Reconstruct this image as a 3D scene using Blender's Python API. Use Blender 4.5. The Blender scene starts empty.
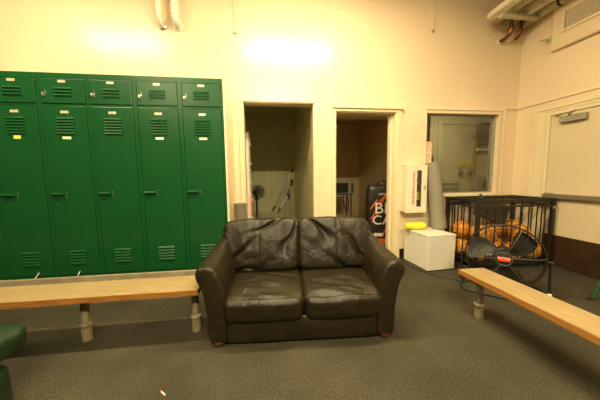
import bpy, bmesh, math, random
from mathutils import Vector, Matrix, noise, Euler
PI = math.pi
random.seed(7)
SC = bpy.context.scene
COL = SC.collection

# ------------------------------------------------------------------ helpers
def link(o, parent=None):
    COL.objects.link(o)
    if parent is not None:
        o.parent = parent
    return o

def tag(o, label=None, cat=None, group=None, kind=None):
    if label: o['label'] = label
    if cat: o['category'] = cat
    if group: o['group'] = group
    if kind: o['kind'] = kind
    return o

def thing(name, label, cat, loc=(0, 0, 0), rot=0.0, group=None):
    o = bpy.data.objects.new(name, None)
    o.empty_display_size = 0.1
    link(o)
    o.location = loc
    o.rotation_euler = (0, 0, rot) if not isinstance(rot, (tuple, list)) else rot
    return tag(o, label, cat, group)

def obj(name, bm, mat, parent=None, smooth=None, subsurf=0, bevel=0.0, label=None):
    bmesh.ops.recalc_face_normals(bm, faces=bm.faces)
    me = bpy.data.meshes.new(name)
    bm.to_mesh(me); bm.free()
    o = bpy.data.objects.new(name, me)
    if mat is not None:
        me.materials.append(mat)
    if smooth is not None:
        for p in me.polygons: p.use_smooth = True
        if smooth < 179:
            me.set_sharp_from_angle(angle=math.radians(smooth))
    link(o, parent)
    if bevel:
        m = o.modifiers.new('bevel', 'BEVEL'); m.width = bevel; m.segments = 2; m.limit_method = 'ANGLE'
    if subsurf:
        m = o.modifiers.new('sub', 'SUBSURF'); m.levels = subsurf; m.render_levels = subsurf
    if label: o['label'] = label
    return o

def B(): return bmesh.new()

def box(bm, lo, hi, M=None):
    x0, y0, z0 = lo; x1, y1, z1 = hi
    co = [(x0,y0,z0),(x1,y0,z0),(x1,y1,z0),(x0,y1,z0),(x0,y0,z1),(x1,y0,z1),(x1,y1,z1),(x0,y1,z1)]
    vs = [bm.verts.new((M @ Vector(c)) if M else c) for c in co]
    for f in ((0,3,2,1),(4,5,6,7),(0,1,5,4),(1,2,6,5),(2,3,7,6),(3,0,4,7)):
        bm.faces.new([vs[i] for i in f])
    return bm

def boxc(bm, c, s, M=None):
    return box(bm, [c[i]-s[i]/2 for i in range(3)], [c[i]+s[i]/2 for i in range(3)], M)

def prism(bm, poly, y0, y1, axis='y'):
    """poly in the plane across the axis, extruded along it"""
    def P(a, b, t):
        return (a, t, b) if axis == 'y' else ((t, a, b) if axis == 'x' else (a, b, t))
    A = [bm.verts.new(P(a, b, y0)) for a, b in poly]
    C = [bm.verts.new(P(a, b, y1)) for a, b in poly]
    n = len(poly)
    bm.faces.new(A); bm.faces.new(C[::-1])
    for i in range(n):
        bm.faces.new([A[i], C[i], C[(i+1) % n], A[(i+1) % n]])
    return bm

def frame_of(d):
    d = d.normalized()
    a = Vector((0, 0, 1)) if abs(d.z) < 0.9 else Vector((1, 0, 0))
    u = d.cross(a).normalized(); v = d.cross(u).normalized()
    return u, v

def tube(bm, pts, r, n=10, closed=False, caps=True):
    """round bar along points; r a number or a list"""
    P = [Vector(p) for p in pts]; m = len(P)
    R = r if isinstance(r, (list, tuple)) else [r]*m
    rings = []
    u = None
    for i, p in enumerate(P):
        if closed: d = P[(i+1) % m] - P[i-1]
        else: d = P[min(i+1, m-1)] - P[max(i-1, 0)]
        d.normalize()
        if u is None: u, v = frame_of(d)
        else:
            u = (u - d*u.dot(d))
            if u.length < 1e-6: u, v = frame_of(d)
            u.normalize()
        v = d.cross(u)
        rings.append([bm.verts.new(p + (u*math.cos(2*PI*k/n) + v*math.sin(2*PI*k/n))*R[i]) for k in range(n)])
    for i in range(m if closed else m-1):
        a, b = rings[i], rings[(i+1) % m]
        for k in range(n):
            bm.faces.new([a[k], a[(k+1) % n], b[(k+1) % n], b[k]])
    if caps and not closed:
        bm.faces.new(rings[0][::-1]); bm.faces.new(rings[-1])
    return bm

def lathe(bm, prof, n=24, M=None):
    """prof: (radius, z) from one end to the other, spun on z"""
    rings = []
    for r, z in prof:
        if r < 1e-5:
            c = Vector((0, 0, z)); rings.append([bm.verts.new(M @ c if M else c)])
        else:
            L = []
            for k in range(n):
                c = Vector((r*math.cos(2*PI*k/n), r*math.sin(2*PI*k/n), z))
                L.append(bm.verts.new(M @ c if M else c))
            rings.append(L)
    for a, b in zip(rings, rings[1:]):
        if len(a) == 1 and len(b) == 1: continue
        for k in range(n):
            if len(a) == 1: bm.faces.new([a[0], b[k], b[(k+1) % n]])
            elif len(b) == 1: bm.faces.new([a[k], a[(k+1) % n], b[0]])
            else: bm.faces.new([a[k], a[(k+1) % n], b[(k+1) % n], b[k]])
    if len(rings[0]) > 1: bm.faces.new(rings[0][::-1])
    if len(rings[-1]) > 1: bm.faces.new(rings[-1])
    return bm

def arc(c, r, a0, a1, n, ax1, ax2):
    c = Vector(c); ax1 = Vector(ax1); ax2 = Vector(ax2)
    return [c + ax1*r*math.cos(a0+(a1-a0)*i/n) + ax2*r*math.sin(a0+(a1-a0)*i/n) for i in range(n+1)]

def bez(pts, n=8):
    """Catmull-Rom through the points"""
    P = [Vector(p) for p in pts]; out = []
    for i in range(len(P)-1):
        a = P[max(i-1, 0)]; b = P[i]; c = P[i+1]; d = P[min(i+2, len(P)-1)]
        for k in range(n):
            t = k/n
            out.append(0.5*((2*b) + (c-a)*t + (2*a-5*b+4*c-d)*t*t + (3*b-a-3*c+d)*t**3))
    out.append(P[-1])
    return out

def cr_closed(poly, n=5):
    P = [Vector((a, b)) for a, b in poly]; m = len(P); out = []
    for i in range(m):
        a, b, c, d = P[i-1], P[i], P[(i+1) % m], P[(i+2) % m]
        for k in range(n):
            t = k/n
            out.append(0.5*((2*b) + (c-a)*t + (2*a-5*b+4*c-d)*t*t + (3*b-a-3*c+d)*t**3))
    return out

def loft(bm, sections):
    """sections: lists of 3-D points, same count; capped"""
    R = [[bm.verts.new(p) for p in s] for s in sections]
    n = len(R[0])
    for a, b in zip(R, R[1:]):
        for k in range(n):
            bm.faces.new([a[k], a[(k+1) % n], b[(k+1) % n], b[k]])
    bm.faces.new(R[0][::-1]); bm.faces.new(R[-1])
    return bm

def pillow(bm, size, n=22, e=(0.32, 0.32, 0.45), fn=None):
    """stuffed block: a cube grid pulled to a rounded block, then fn(Vector in -1..1, Vector pos) -> pos"""
    sx, sy, sz = size
    grid = {}
    def vert(i, j, k):
        key = (i, j, k)
        if key in grid: return grid[key]
        c = Vector((2*i/n-1, 2*j/n-1, 2*k/n-1))
        # rounded: ease each axis so the rim rounds over
        q = Vector((c.x, c.y, c.z))
        l = (abs(q.x)**(2/e[0]) + abs(q.y)**(2/e[1]) + abs(q.z)**(2/e[2]))
        s = l ** (-(e[0]+e[1]+e[2])/6) if l > 0 else 1
        q = q * s
        p = Vector((q.x*sx/2, q.y*sy/2, q.z*sz/2))
        if fn: p = fn(q, p)
        v = bm.verts.new(p); grid[key] = v
        return v
    for a in range(n):
        for b in range(n):
            for s in (0, n):
                for ax in range(3):
                    def K(u, w):
                        t = [0, 0, 0]; t[ax] = s; t[(ax+1) % 3] = u; t[(ax+2) % 3] = w
                        return vert(*t)
                    bm.faces.new([K(a, b), K(a+1, b), K(a+1, b+1), K(a, b+1)])
    return bm

def text_bm(s, size, depth=0.001, align='CENTER'):
    cu = bpy.data.curves.new('lettering', 'FONT')
    cu.body = s; cu.size = size; cu.extrude = depth; cu.align_x = align; cu.align_y = 'CENTER'
    o = bpy.data.objects.new('lettering', cu); COL.objects.link(o)
    bpy.context.view_layer.update()
    me = bpy.data.meshes.new_from_object(o.evaluated_get(bpy.context.evaluated_depsgraph_get()))
    bm = bmesh.new(); bm.from_mesh(me)
    bpy.data.objects.remove(o); bpy.data.curves.remove(cu); bpy.data.meshes.remove(me)
    return bm

# ------------------------------------------------------------------ materials
def mat(name, col, rough=0.5, metal=0.0, spec=0.5, noise_amt=0.0, noise_scale=20.0, col2=None, stretch=(1,1,1),
        bump=0.0, bump_scale=80.0, coat=0.0, detail=4.0, contrast=(0.35, 0.65), emit=None, emit_str=0.0):
    m = bpy.data.materials.new(name); m.use_nodes = True
    nt = m.node_tree; b = nt.nodes['Principled BSDF']
    b.inputs['Base Color'].default_value = (*col, 1)
    b.inputs['Roughness'].default_value = rough
    b.inputs['Metallic'].default_value = metal
    b.inputs['Specular IOR Level'].default_value = spec
    b.inputs['Coat Weight'].default_value = coat
    b.inputs['Coat Roughness'].default_value = 0.12
    if emit:
        b.inputs['Emission Color'].default_value = (*emit, 1); b.inputs['Emission Strength'].default_value = emit_str
    tc = nt.nodes.new('ShaderNodeTexCoord'); mp = nt.nodes.new('ShaderNodeMapping')
    mp.inputs['Scale'].default_value = stretch
    nt.links.new(tc.outputs['Object'], mp.inputs['Vector'])
    nz = nt.nodes.new('ShaderNodeTexNoise'); nz.inputs['Scale'].default_value = noise_scale; nz.inputs['Detail'].default_value = detail
    nt.links.new(mp.outputs['Vector'], nz.inputs['Vector'])
    if col2 is None:
        col2 = tuple(c*(1-noise_amt) for c in col)
    rp = nt.nodes.new('ShaderNodeValToRGB')
    rp.color_ramp.elements[0].position = contrast[0]; rp.color_ramp.elements[1].position = contrast[1]
    rp.color_ramp.elements[0].color = (*col2, 1); rp.color_ramp.elements[1].color = (*col, 1)
    nt.links.new(nz.outputs['Fac'], rp.inputs['Fac'])
    nt.links.new(rp.outputs['Color'], b.inputs['Base Color'])
    if bump:
        n2 = nt.nodes.new('ShaderNodeTexNoise'); n2.inputs['Scale'].default_value = bump_scale; n2.inputs['Detail'].default_value = 3
        nt.links.new(tc.outputs['Object'], n2.inputs['Vector'])
        bp = nt.nodes.new('ShaderNodeBump'); bp.inputs['Strength'].default_value = bump; bp.inputs['Distance'].default_value = 0.01
        nt.links.new(n2.outputs['Fac'], bp.inputs['Height']); nt.links.new(bp.outputs['Normal'], b.inputs['Normal'])
    return m

M_wall = mat('cream_gloss_paint', (0.82, 0.65, 0.45), 0.26, spec=0.5, noise_amt=0.05, noise_scale=1.3, bump=0.10, bump_scale=9)
M_dwall = mat('dark_green_fill_cut', (0.05, 0.075, 0.045), 0.5, noise_amt=0.1, noise_scale=3)  # unseen left and front walls, coloured dark to cut the fill light
M_trim = mat('cream_trim_paint', (0.80, 0.67, 0.44), 0.3, noise_amt=0.04, noise_scale=4)
M_doorp = mat('cream_door_paint', (0.70, 0.57, 0.38), 0.35, noise_amt=0.05, noise_scale=2)
M_closet = mat('pale_block_paint', (0.62, 0.57, 0.37), 0.4, noise_amt=0.06, noise_scale=2)
M_store = mat('warm_store_paint', (0.74, 0.60, 0.36), 0.4, noise_amt=0.05, noise_scale=3)
M_office = mat('tan_office_paint', (0.60, 0.54, 0.35), 0.5, noise_amt=0.05, noise_scale=3)
M_ceil = mat('white_ceiling_paint', (0.62, 0.56, 0.43), 0.8, noise_amt=0.04, noise_scale=3)
M_plinth = mat('painted_concrete', (0.33, 0.27, 0.17), 0.7, noise_amt=0.25, noise_scale=9)
M_cove = mat('black_vinyl', (0.012, 0.011, 0.010), 0.45)
M_green = mat('green_enamel', (0.005, 0.072, 0.017), 0.30, spec=0.5, noise_amt=0.12, noise_scale=3, bump=0.02, bump_scale=14)
M_silver = mat('worn_nickel', (0.62, 0.58, 0.50), 0.3, metal=0.9, noise_amt=0.15)
M_plate = mat('number_plate_metal', (0.70, 0.58, 0.46), 0.35, metal=0.3)
M_tagw = mat('cream_sticker', (0.85, 0.78, 0.55), 0.6)
M_tagy = mat('yellow_sticker', (0.80, 0.70, 0.10), 0.6)
M_ink = mat('dark_ink', (0.03, 0.03, 0.02), 0.6)
M_red = mat('red_ink', (0.42, 0.018, 0.010), 0.5)
M_wood = mat('varnished_bench_wood', (0.40, 0.30, 0.145), 0.42, col2=(0.25, 0.17, 0.075), noise_scale=5, stretch=(1.2, 18, 18), contrast=(0.3, 0.7), detail=6, coat=0.15)
M_woode = mat('bench_wood_edge', (0.42, 0.19, 0.045), 0.4, col2=(0.28, 0.11, 0.02), noise_scale=5, stretch=(1.2, 18, 18), detail=6)
M_woodd = mat('dark_wood_block', (0.05, 0.03, 0.015), 0.6, noise_amt=0.3)
M_pipep = mat('chipped_beige_post_paint', (0.24, 0.20, 0.12), 0.5, col2=(0.15, 0.118, 0.066), noise_scale=18, contrast=(0.4, 0.5))
M_white = mat('white_laminate', (0.74, 0.70, 0.60), 0.4, noise_amt=0.03)
M_whitem = mat('white_metal_paint', (0.78, 0.72, 0.56), 0.3)
M_pipew = mat('white_pipe_paint', (0.84, 0.78, 0.62), 0.35, noise_amt=0.06, noise_scale=14)
M_pipec = mat('pale_pipe_covering', (0.58, 0.54, 0.34), 0.6, noise_amt=0.12, noise_scale=6)
M_copper = mat('old_copper', (0.33, 0.12, 0.035), 0.35, metal=0.8, col2=(0.17, 0.06, 0.02), noise_scale=14)
M_brass = mat('yellow_fitting', (0.75, 0.50, 0.04), 0.4, metal=0.3)
M_black = mat('black_powder_coat', (0.012, 0.010, 0.008), 0.42)
M_blackp = mat('black_plastic', (0.018, 0.016, 0.013), 0.4)
M_case = mat('dark_case_shell', (0.050, 0.043, 0.030), 0.5, noise_amt=0.15)
M_blade = mat('dark_fan_blade', (0.030, 0.026, 0.019), 0.45)
M_orangeb = mat('basketball_rubber', (0.80, 0.33, 0.030), 0.5, noise_amt=0.12, noise_scale=12, bump=0.25, bump_scale=260)
M_badge = mat('red_orange_badge', (0.75, 0.075, 0.015), 0.4)
M_badgew = mat('pale_badge_print', (0.85, 0.75, 0.6), 0.5)
M_yellow = mat('yellow_fabric', (0.82, 0.76, 0.05), 0.85, noise_amt=0.12, noise_scale=30, bump=0.3, bump_scale=160)
M_tube = mat('grey_foam', (0.25, 0.225, 0.165), 0.75, noise_amt=0.08, noise_scale=16)
M_steel = mat('brushed_steel', (0.42, 0.37, 0.27), 0.35, metal=0.7, noise_amt=0.12, noise_scale=10)
M_grey = mat('grey_paint', (0.32, 0.29, 0.21), 0.45)
M_dgrey = mat('dark_grey_plastic', (0.07, 0.065, 0.05), 0.45)
M_brown = mat('dark_brown_kick_plate', (0.060, 0.030, 0.013), 0.4, col2=(0.030, 0.014, 0.006), noise_scale=6, stretch=(14, 14, 0.6))
M_redwood = mat('reddish_stained_wood', (0.11, 0.022, 0.008), 0.3, noise_amt=0.3, noise_scale=30)
M_greenl = mat('dark_green_leather', (0.010, 0.028, 0.011), 0.38, noise_amt=0.2, noise_scale=9, bump=0.3, bump_scale=60)
M_greenm = mat('green_metal_paint', (0.010, 0.07, 0.02), 0.4)
M_orange = mat('orange_print', (0.75, 0.13, 0.02), 0.5)
M_bagw = mat('white_print', (0.70, 0.66, 0.55), 0.5)
M_oak = mat('brown_post_wood', (0.50, 0.34, 0.09), 0.5, noise_amt=0.2, noise_scale=5, stretch=(8, 8, 1))
M_cab = mat('dark_brown_shelf', (0.10, 0.07, 0.035), 0.5)
M_lampw = mat('lamp_housing_white', (0.8, 0.78, 0.7), 0.5)
M_lampon = mat('lit_lamp_lens', (0.9, 0.85, 0.7), 0.5, emit=(1.0, 0.83, 0.49), emit_str=42.0)

def leather():
    m = mat('dark_brown_leather', (0.0195, 0.0140, 0.0046), 0.40, spec=0.42, col2=(0.0130, 0.0093, 0.0030), noise_scale=6)
    nt = m.node_tree; b = nt.nodes['Principled BSDF']
    tc = [n for n in nt.nodes if n.type == 'TEX_COORD'][0]
    n1 = nt.nodes.new('ShaderNodeTexNoise'); n1.inputs['Scale'].default_value = 10; n1.inputs['Detail'].default_value = 5; n1.inputs['Distortion'].default_value = 1.2
    v = nt.nodes.new('ShaderNodeTexVoronoi'); v.inputs['Scale'].default_value = 190
    add = nt.nodes.new('ShaderNodeMath'); add.operation = 'MULTIPLY_ADD'; add.inputs[1].default_value = 0.10
    nt.links.new(tc.outputs['Object'], n1.inputs['Vector']); nt.links.new(tc.outputs['Object'], v.inputs['Vector'])
    n3 = nt.nodes.new('ShaderNodeTexNoise'); n3.inputs['Scale'].default_value = 9; n3.inputs['Detail'].default_value = 2; n3.inputs['Distortion'].default_value = 1.6
    nt.links.new(tc.outputs['Object'], n3.inputs['Vector'])
    m1 = nt.nodes.new('ShaderNodeMath'); m1.operation = 'SUBTRACT'; m1.inputs[1].default_value = 0.5
    m2 = nt.nodes.new('ShaderNodeMath'); m2.operation = 'ABSOLUTE'
    m3 = nt.nodes.new('ShaderNodeMath'); m3.operation = 'MULTIPLY'; m3.inputs[1].default_value = 9.0; m3.use_clamp = True
    m4 = nt.nodes.new('ShaderNodeMath'); m4.operation = 'MULTIPLY_ADD'; m4.inputs[1].default_value = 0.07
    nt.links.new(n3.outputs['Fac'], m1.inputs[0]); nt.links.new(m1.outputs[0], m2.inputs[0]); nt.links.new(m2.outputs[0], m3.inputs[0])
    nt.links.new(m3.outputs[0], m4.inputs[0]); nt.links.new(n1.outputs['Fac'], m4.inputs[2])
    nt.links.new(v.outputs['Distance'], add.inputs[0]); nt.links.new(m4.outputs[0], add.inputs[2])
    bp = nt.nodes.new('ShaderNodeBump'); bp.inputs['Strength'].default_value = 0.45; bp.inputs['Distance'].default_value = 0.022
    nt.links.new(add.outputs[0], bp.inputs['Height']); nt.links.new(bp.outputs['Normal'], b.inputs['Normal'])
    return m
M_leather = leather()

def carpet():
    m = mat('grey_loop_carpet', (0.083, 0.073, 0.047), 0.95, spec=0.1, col2=(0.041, 0.036, 0.023), noise_scale=105, contrast=(0.36, 0.64))
    nt = m.node_tree; b = nt.nodes['Principled BSDF']
    tc = [n for n in nt.nodes if n.type == 'TEX_COORD'][0]
    n1 = nt.nodes.new('ShaderNodeTexNoise'); n1.inputs['Scale'].default_value = 2.2; n1.inputs['Detail'].default_value = 6
    nt.links.new(tc.outputs['Object'], n1.inputs['Vector'])
    rp = nt.nodes.new('ShaderNodeValToRGB'); rp.color_ramp.elements[0].color = (0.78, 0.78, 0.78, 1); rp.color_ramp.elements[1].color = (1.1, 1.1, 1.1, 1)
    rp.color_ramp.elements[0].position = 0.35; rp.color_ramp.elements[1].position = 0.65
    nt.links.new(n1.outputs['Fac'], rp.inputs['Fac'])
    src = b.inputs['Base Color'].links[0].from_socket
    mx = nt.nodes.new('ShaderNodeMix'); mx.data_type = 'RGBA'; mx.blend_type = 'MULTIPLY'; mx.inputs[0].default_value = 1
    nt.links.new(src, mx.inputs[6]); nt.links.new(rp.outputs['Color'], mx.inputs[7]); nt.links.new(mx.outputs[2], b.inputs['Base Color'])
    n2 = nt.nodes.new('ShaderNodeTexNoise'); n2.inputs['Scale'].default_value = 240
    nt.links.new(tc.outputs['Object'], n2.inputs['Vector'])
    bp = nt.nodes.new('ShaderNodeBump'); bp.inputs['Strength'].default_value = 0.6; bp.inputs['Distance'].default_value = 0.006
    nt.links.new(n2.outputs['Fac'], bp.inputs['Height']); nt.links.new(bp.outputs['Normal'], b.inputs['Normal'])
    return m
M_carpet = carpet()

def tilemat():
    m = mat('glazed_wall_tile', (0.50, 0.45, 0.28), 0.3)
    nt = m.node_tree; b = nt.nodes['Principled BSDF']
    tc = [n for n in nt.nodes if n.type == 'TEX_COORD'][0]
    sx = nt.nodes.new('ShaderNodeSeparateXYZ'); cx = nt.nodes.new('ShaderNodeCombineXYZ'); ad = nt.nodes.new('ShaderNodeMath')
    nt.links.new(tc.outputs['Object'], sx.inputs[0]); nt.links.new(sx.outputs['X'], ad.inputs[0]); nt.links.new(sx.outputs['Y'], ad.inputs[1])
    nt.links.new(ad.outputs[0], cx.inputs['X']); nt.links.new(sx.outputs['Z'], cx.inputs['Y'])
    br = nt.nodes.new('ShaderNodeTexBrick'); br.inputs['Scale'].default_value = 1.0; br.offset = 0.0
    br.inputs['Brick Width'].default_value = 0.15; br.inputs['Row Height'].default_value = 0.15; br.inputs['Mortar Size'].default_value = 0.004
    br.inputs['Color1'].default_value = (0.84, 0.80, 0.50, 1); br.inputs['Color2'].default_value = (0.81, 0.77, 0.48, 1); br.inputs['Mortar'].default_value = (0.62, 0.58, 0.35, 1)
    nt.links.new(cx.outputs[0], br.inputs['Vector']); nt.links.new(br.outputs['Color'], b.inputs['Base Color'])
    return m
M_tile = tilemat()

def glassmat():
    m = bpy.data.materials.new('greenish_window_glass'); m.use_nodes = True
    b = m.node_tree.nodes['Principled BSDF']
    b.inputs['Base Color'].default_value = (0.86, 0.90, 0.80, 1); b.inputs['Roughness'].default_value = 0.02
    b.inputs['Transmission Weight'].default_value = 1.0; b.inputs['IOR'].default_value = 1.45
    return m
M_glass = glassmat()

def wire_mat(): return M_black

# ------------------------------------------------------------------ the room
XR, XL, YF, ZC = 3.62, -4.2, -7.4, 3.6
def struct(name, bm, m, **k):
    o = obj(name, bm, m, **k); o['kind'] = 'structure'; return o

b = B(); box(b, (XL-0.12, YF-0.12, -0.12), (5.6, 3.3, 0)); struct('floor', b, M_carpet)
b = B(); box(b, (XL-0.12, YF-0.12, ZC), (XR+0.12, 0.12, ZC+0.1)); struct('ceiling', b, M_ceil)
D1 = (-0.285, 0.622, 2.125); D2 = (0.904, 1.755, 2.03); WN = (2.205, 3.315, 0.915, 2.03)
T = 0.13
b = B()
box(b, (XL, 0, 0), (D1[0], T, ZC)); box(b, (D1[0], 0, D1[2]), (D1[1], T, ZC)); box(b, (D1[1], 0, 0), (D2[0], T, ZC))
box(b, (D2[0], 0, D2[2]), (D2[1], T, ZC)); box(b, (D2[1], 0, 0), (WN[0], T, ZC)); box(b, (WN[0], 0, 0), (WN[1], T, WN[2]))
box(b, (WN[0], 0, WN[3]), (WN[1], T, ZC)); box(b, (WN[1], 0, 0), (XR, T, ZC))
struct('wall_back', b, M_wall)
DY0, DY1, DZ = -0.40, -1.42, 1.965
b = B()
box(b, (XR, DY0, 0), (XR+T, T, ZC)); box(b, (XR, DY1, DZ), (XR+T, DY0, ZC)); box(b, (XR, YF, 0), (XR+T, DY1, ZC))
struct('wall_right', b, M_wall)
b = B(); box(b, (XL-T, YF, 0), (XL, T, ZC)); struct('wall_left', b, M_dwall)
b = B(); box(b, (XL-T, YF-T, 0), (XR+T, YF, ZC)); struct('wall_front', b, M_dwall)
b = B(); box(b, (1.855, -0.008, 0), (XR-0.001, -0.0005, 0.135)); struct('baseboard_back', b, M_cove)

# locker plinth (concrete kerb)
b = B(); box(b, (XL+0.001, -0.575, 0), (-0.40, -0.001, 0.2)); struct('curb', b, M_plinth, bevel=0.008)

# door casings on the back wall
b = B()
w = 0.05
box(b, (D1[0]-w, -0.022, 0), (D1[0], -0.0005, D1[2])); box(b, (D1[1], -0.022, 0), (D1[1]+w, -0.0005, D1[2])); box(b, (D1[0]-w, -0.022, D1[2]), (D1[1]+w, -0.0005, D1[2]+0.042))
box(b, (D1[0], -0.010, 0), (D1[0]+0.012, T+0.02, D1[2]-0.012)); box(b, (D1[1]-0.012, -0.010, 0), (D1[1], T+0.02, D1[2]-0.012)); box(b, (D1[0], -0.010, D1[2]-0.012), (D1[1], T+0.02, D1[2]))
struct('trim_1', b, M_trim, bevel=0.004)
b = B()
w = 0.045
box(b, (D2[0]-w, -0.03, 0), (D2[0], -0.0005, D2[2])); box(b, (D2[1], -0.03, 0), (D2[1]+w, -0.0005, D2[2])); box(b, (D2[0]-w, -0.03, D2[2]), (D2[1]+w, -0.0005, D2[2]+0.035))
w2 = 0.09
box(b, (D2[1]+w, -0.014, 0), (D2[1]+w2, -0.0005, D2[2]+0.035))
box(b, (D2[0]-w, -0.05, D2[2]+0.035), (D2[1]+w2, -0.0005, D2[2]+0.07))
box(b, (D2[0], -0.012, 0), (D2[0]+0.014, T, D2[2]-0.014)); box(b, (D2[1]-0.014, -0.012, 0), (D2[1], T, D2[2]-0.014)); box(b, (D2[0], -0.012, D2[2]-0.014), (D2[1], T, D2[2]))
box(b, (D2[1]-0.05, 0.05, 0), (D2[1]-0.014, T, D2[2]-0.014))
struct('trim_2', b, M_trim, bevel=0.004)

# window
b = B()
fw = 0.045
box(b, (WN[0]-0.012, -0.012, WN[2]-0.005), (WN[0], -0.0005, WN[3]+fw)); box(b, (WN[1], -0.02, WN[2]-0.005), (WN[1]+0.03, -0.0005, WN[3]+fw))
box(b, (WN[0], -0.02, WN[3]), (WN[1], -0.0005, WN[3]+fw))
box(b, (WN[0]-0.012, -0.032, WN[3]+fw), (WN[1]+0.03, -0.0005, WN[3]+fw+0.014))
win = struct('window_1', b, M_wall, bevel=0.003)
b = B()
g = 0.012
box(b, (WN[0]+0.001, 0.03, WN[2]+0.001), (WN[0]+g, 0.09, WN[3]-0.001)); box(b, (WN[1]-g-0.02, 0.03, WN[2]+0.001), (WN[1]-0.001, 0.09, WN[3]-0.001))
box(b, (WN[0]+g, 0.03, WN[3]-g), (WN[1]-g, 0.09, WN[3]-0.001)); box(b, (WN[0]+g, 0.03, WN[2]+0.001), (WN[1]-g, 0.09, WN[2]+g))
obj('sash', b, M_grey, win, bevel=0.003)
b = B(); box(b, (WN[0]+g, 0.058, WN[2]+g), (WN[1]-g-0.02, 0.062, WN[3]-g)); obj('glass_pane', b, M_glass, win)
b = B(); box(b, (WN[0]-0.02, -0.05, WN[2]-0.045), (WN[1]+0.04, -0.0005, WN[2]-0.005)); obj('sill', b, M_trim, win, bevel=0.005)

# thin raceway running over the right end of the back wall and along the right wall
b = B()
box(b, (3.405, -0.014, 0.14), (3.425, -0.0005, 2.122)); box(b, (3.425, -0.014, 2.104), (XR-0.0005, -0.0005, 2.122)); box(b, (XR-0.016, -5.0, 2.104), (XR-0.0005, -0.0145, 2.122))
struct('trim_3', b, M_trim, bevel=0.004)

# right wall door: stepped frame, slab, panic bar, kick plate
b = B()
box(b, (XR-0.018, -0.245, 0), (XR-0.0005, -0.24-0.05, 2.035)); box(b, (XR-0.018, DY1-0.13, 1.995), (XR-0.0005, -0.29, 2.035))
box(b, (XR-0.008, -0.29, 0), (XR-0.0005, DY0, 1.995)); box(b, (XR-0.008, DY1-0.09, DZ), (XR-0.0005, DY0, 1.995))
box(b, (XR-0.004, DY0-0.001, 0), (XR+0.10, DY0-0.045, DZ-0.001)); box(b, (XR-0.004, DY1+0.001, DZ-0.045), (XR+0.10, DY0-0.045, DZ-0.001))
box(b, (XR-0.018, DY1-0.09, 0), (XR-0.0005, DY1, 1.995)); box(b, (XR-0.004, DY1+0.04, 0), (XR+0.10, DY1+0.001, DZ-0.045))
struct('trim_4', b, M_trim, bevel=0.004)
b = B(); box(b, (XR+0.012, DY1+0.044, 0.006), (XR+0.055, DY0-0.049, DZ-0.049))
door = struct('door_1', b, M_doorp, bevel=0.003)
b = B(); box(b, (XR+0.004, DY1+0.05, 0.008), (XR+0.0115, DY0-0.052, 0.40)); obj('kick_plate', b, M_brown, door)
b = B()
box(b, (XR-0.045, DY1+0.06, 0.868), (XR-0.010, DY0-0.052, 0.928)); box(b, (XR-0.02, DY1+0.06, 0.860), (XR+0.0115, DY1+0.16, 0.936)); box(b, (XR-0.02, DY0-0.14, 0.860), (XR+0.0115, DY0-0.054, 0.936))
obj('panic_bar', b, M_steel, door, bevel=0.006)
b = B(); box(b, (XR-0.045, -0.835, 1.80), (XR+0.0115, -0.575, 1.872)); clo = obj('door_closer', b, M_grey, door, bevel=0.006)
b = B()
tube(b, [(XR-0.02, -0.66, 1.872), (XR-0.02, -0.66, 1.893)], 0.014)
tube(b, [(XR-0.02, -0.66, 1.893), (XR-0.13, -0.80, 1.898)], 0.009); tube(b, [(XR-0.13, -0.80, 1.898), (XR-0.0, -0.50, 1.903)], 0.008)
obj('closer_arm', b, M_steel, clo, smooth=40)

# back rooms
def room(nm, x0, x1, y1, zc, m):
    for s, lo, hi in (('left', (x0-0.05, T, 0), (x0, y1, zc)), ('right', (x1, T, 0), (x1+0.05, y1, zc)), ('far', (x0-0.05, y1, 0), (x1+0.05, y1+0.06, zc))):
        b = B(); box(b, lo, hi); struct('wall_%s_%s' % (nm, s), b, m)
    b = B(); box(b, (x0-0.05, T, zc), (x1+0.05, y1+0.06, zc+0.06)); struct('ceiling_%s' % nm, b, m)
room('closet', -0.75, 0.65, 2.75, 2.55, M_tile)
room('storeroom', 0.82, 2.30, 2.80, 2.45, M_store)
room('office', 2.36, 5.25, 1.62, 2.6, M_office)

# dropped duct + round vent in the storeroom
b = B(); box(b, (0.98, 0.55, 2.13), (2.299, 0.90, 2.449)); struct('beam', b, M_closet)
b = B()
lathe(b, [(0.12, 0), (0.12, -0.01), (0.09, -0.014), (0.07, -0.008), (0.0, -0.008)], 24)
o = obj('ceiling_vent', b, M_dgrey, smooth=40); o.location = (1.93, 1.55, 2.449); tag(o, 'dark round air vent on the ceiling of the right doorway room', 'vent')

# ------------------------------------------------------------------ lights: two rows of ceiling fittings
LAMPC = (1.0, 0.83, 0.49)
def fixture(x, y, length, power, label):
    t = thing('ceiling_light', label, 'light', (x, y, ZC), 0, 'ceiling strip lights')
    b = B(); prism(b, [(-0.13, 0), (0.13, 0), (0.10, -0.05), (-0.10, -0.05)], -length/2, length/2, 'x'); obj('housing', b, M_lampw, t)
    b = B(); prism(b, [(-0.09, -0.0505), (0.09, -0.0505), (0.095, -0.10), (0.06, -0.15), (-0.06, -0.15), (-0.095, -0.10)], -length/2+0.02, length/2-0.02, 'x'); obj('lens', b, M_lampon, t)
    l = bpy.data.lights.new('lamp_glow', 'AREA'); l.shape = 'RECTANGLE'; l.size = length-0.04; l.size_y = 0.12
    l.energy = power; l.color = LAMPC
    lo = bpy.data.objects.new('lamp_glow', l); link(lo, t); lo.location = (0, 0, -0.155)
FIX = [(-2.3, -1.5, 1.2, 42), (0.45, -1.5, 1.6, 100), (-2.3, -4.6, 1.2, 45), (0.45, -4.6, 1.6, 250)]
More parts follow.
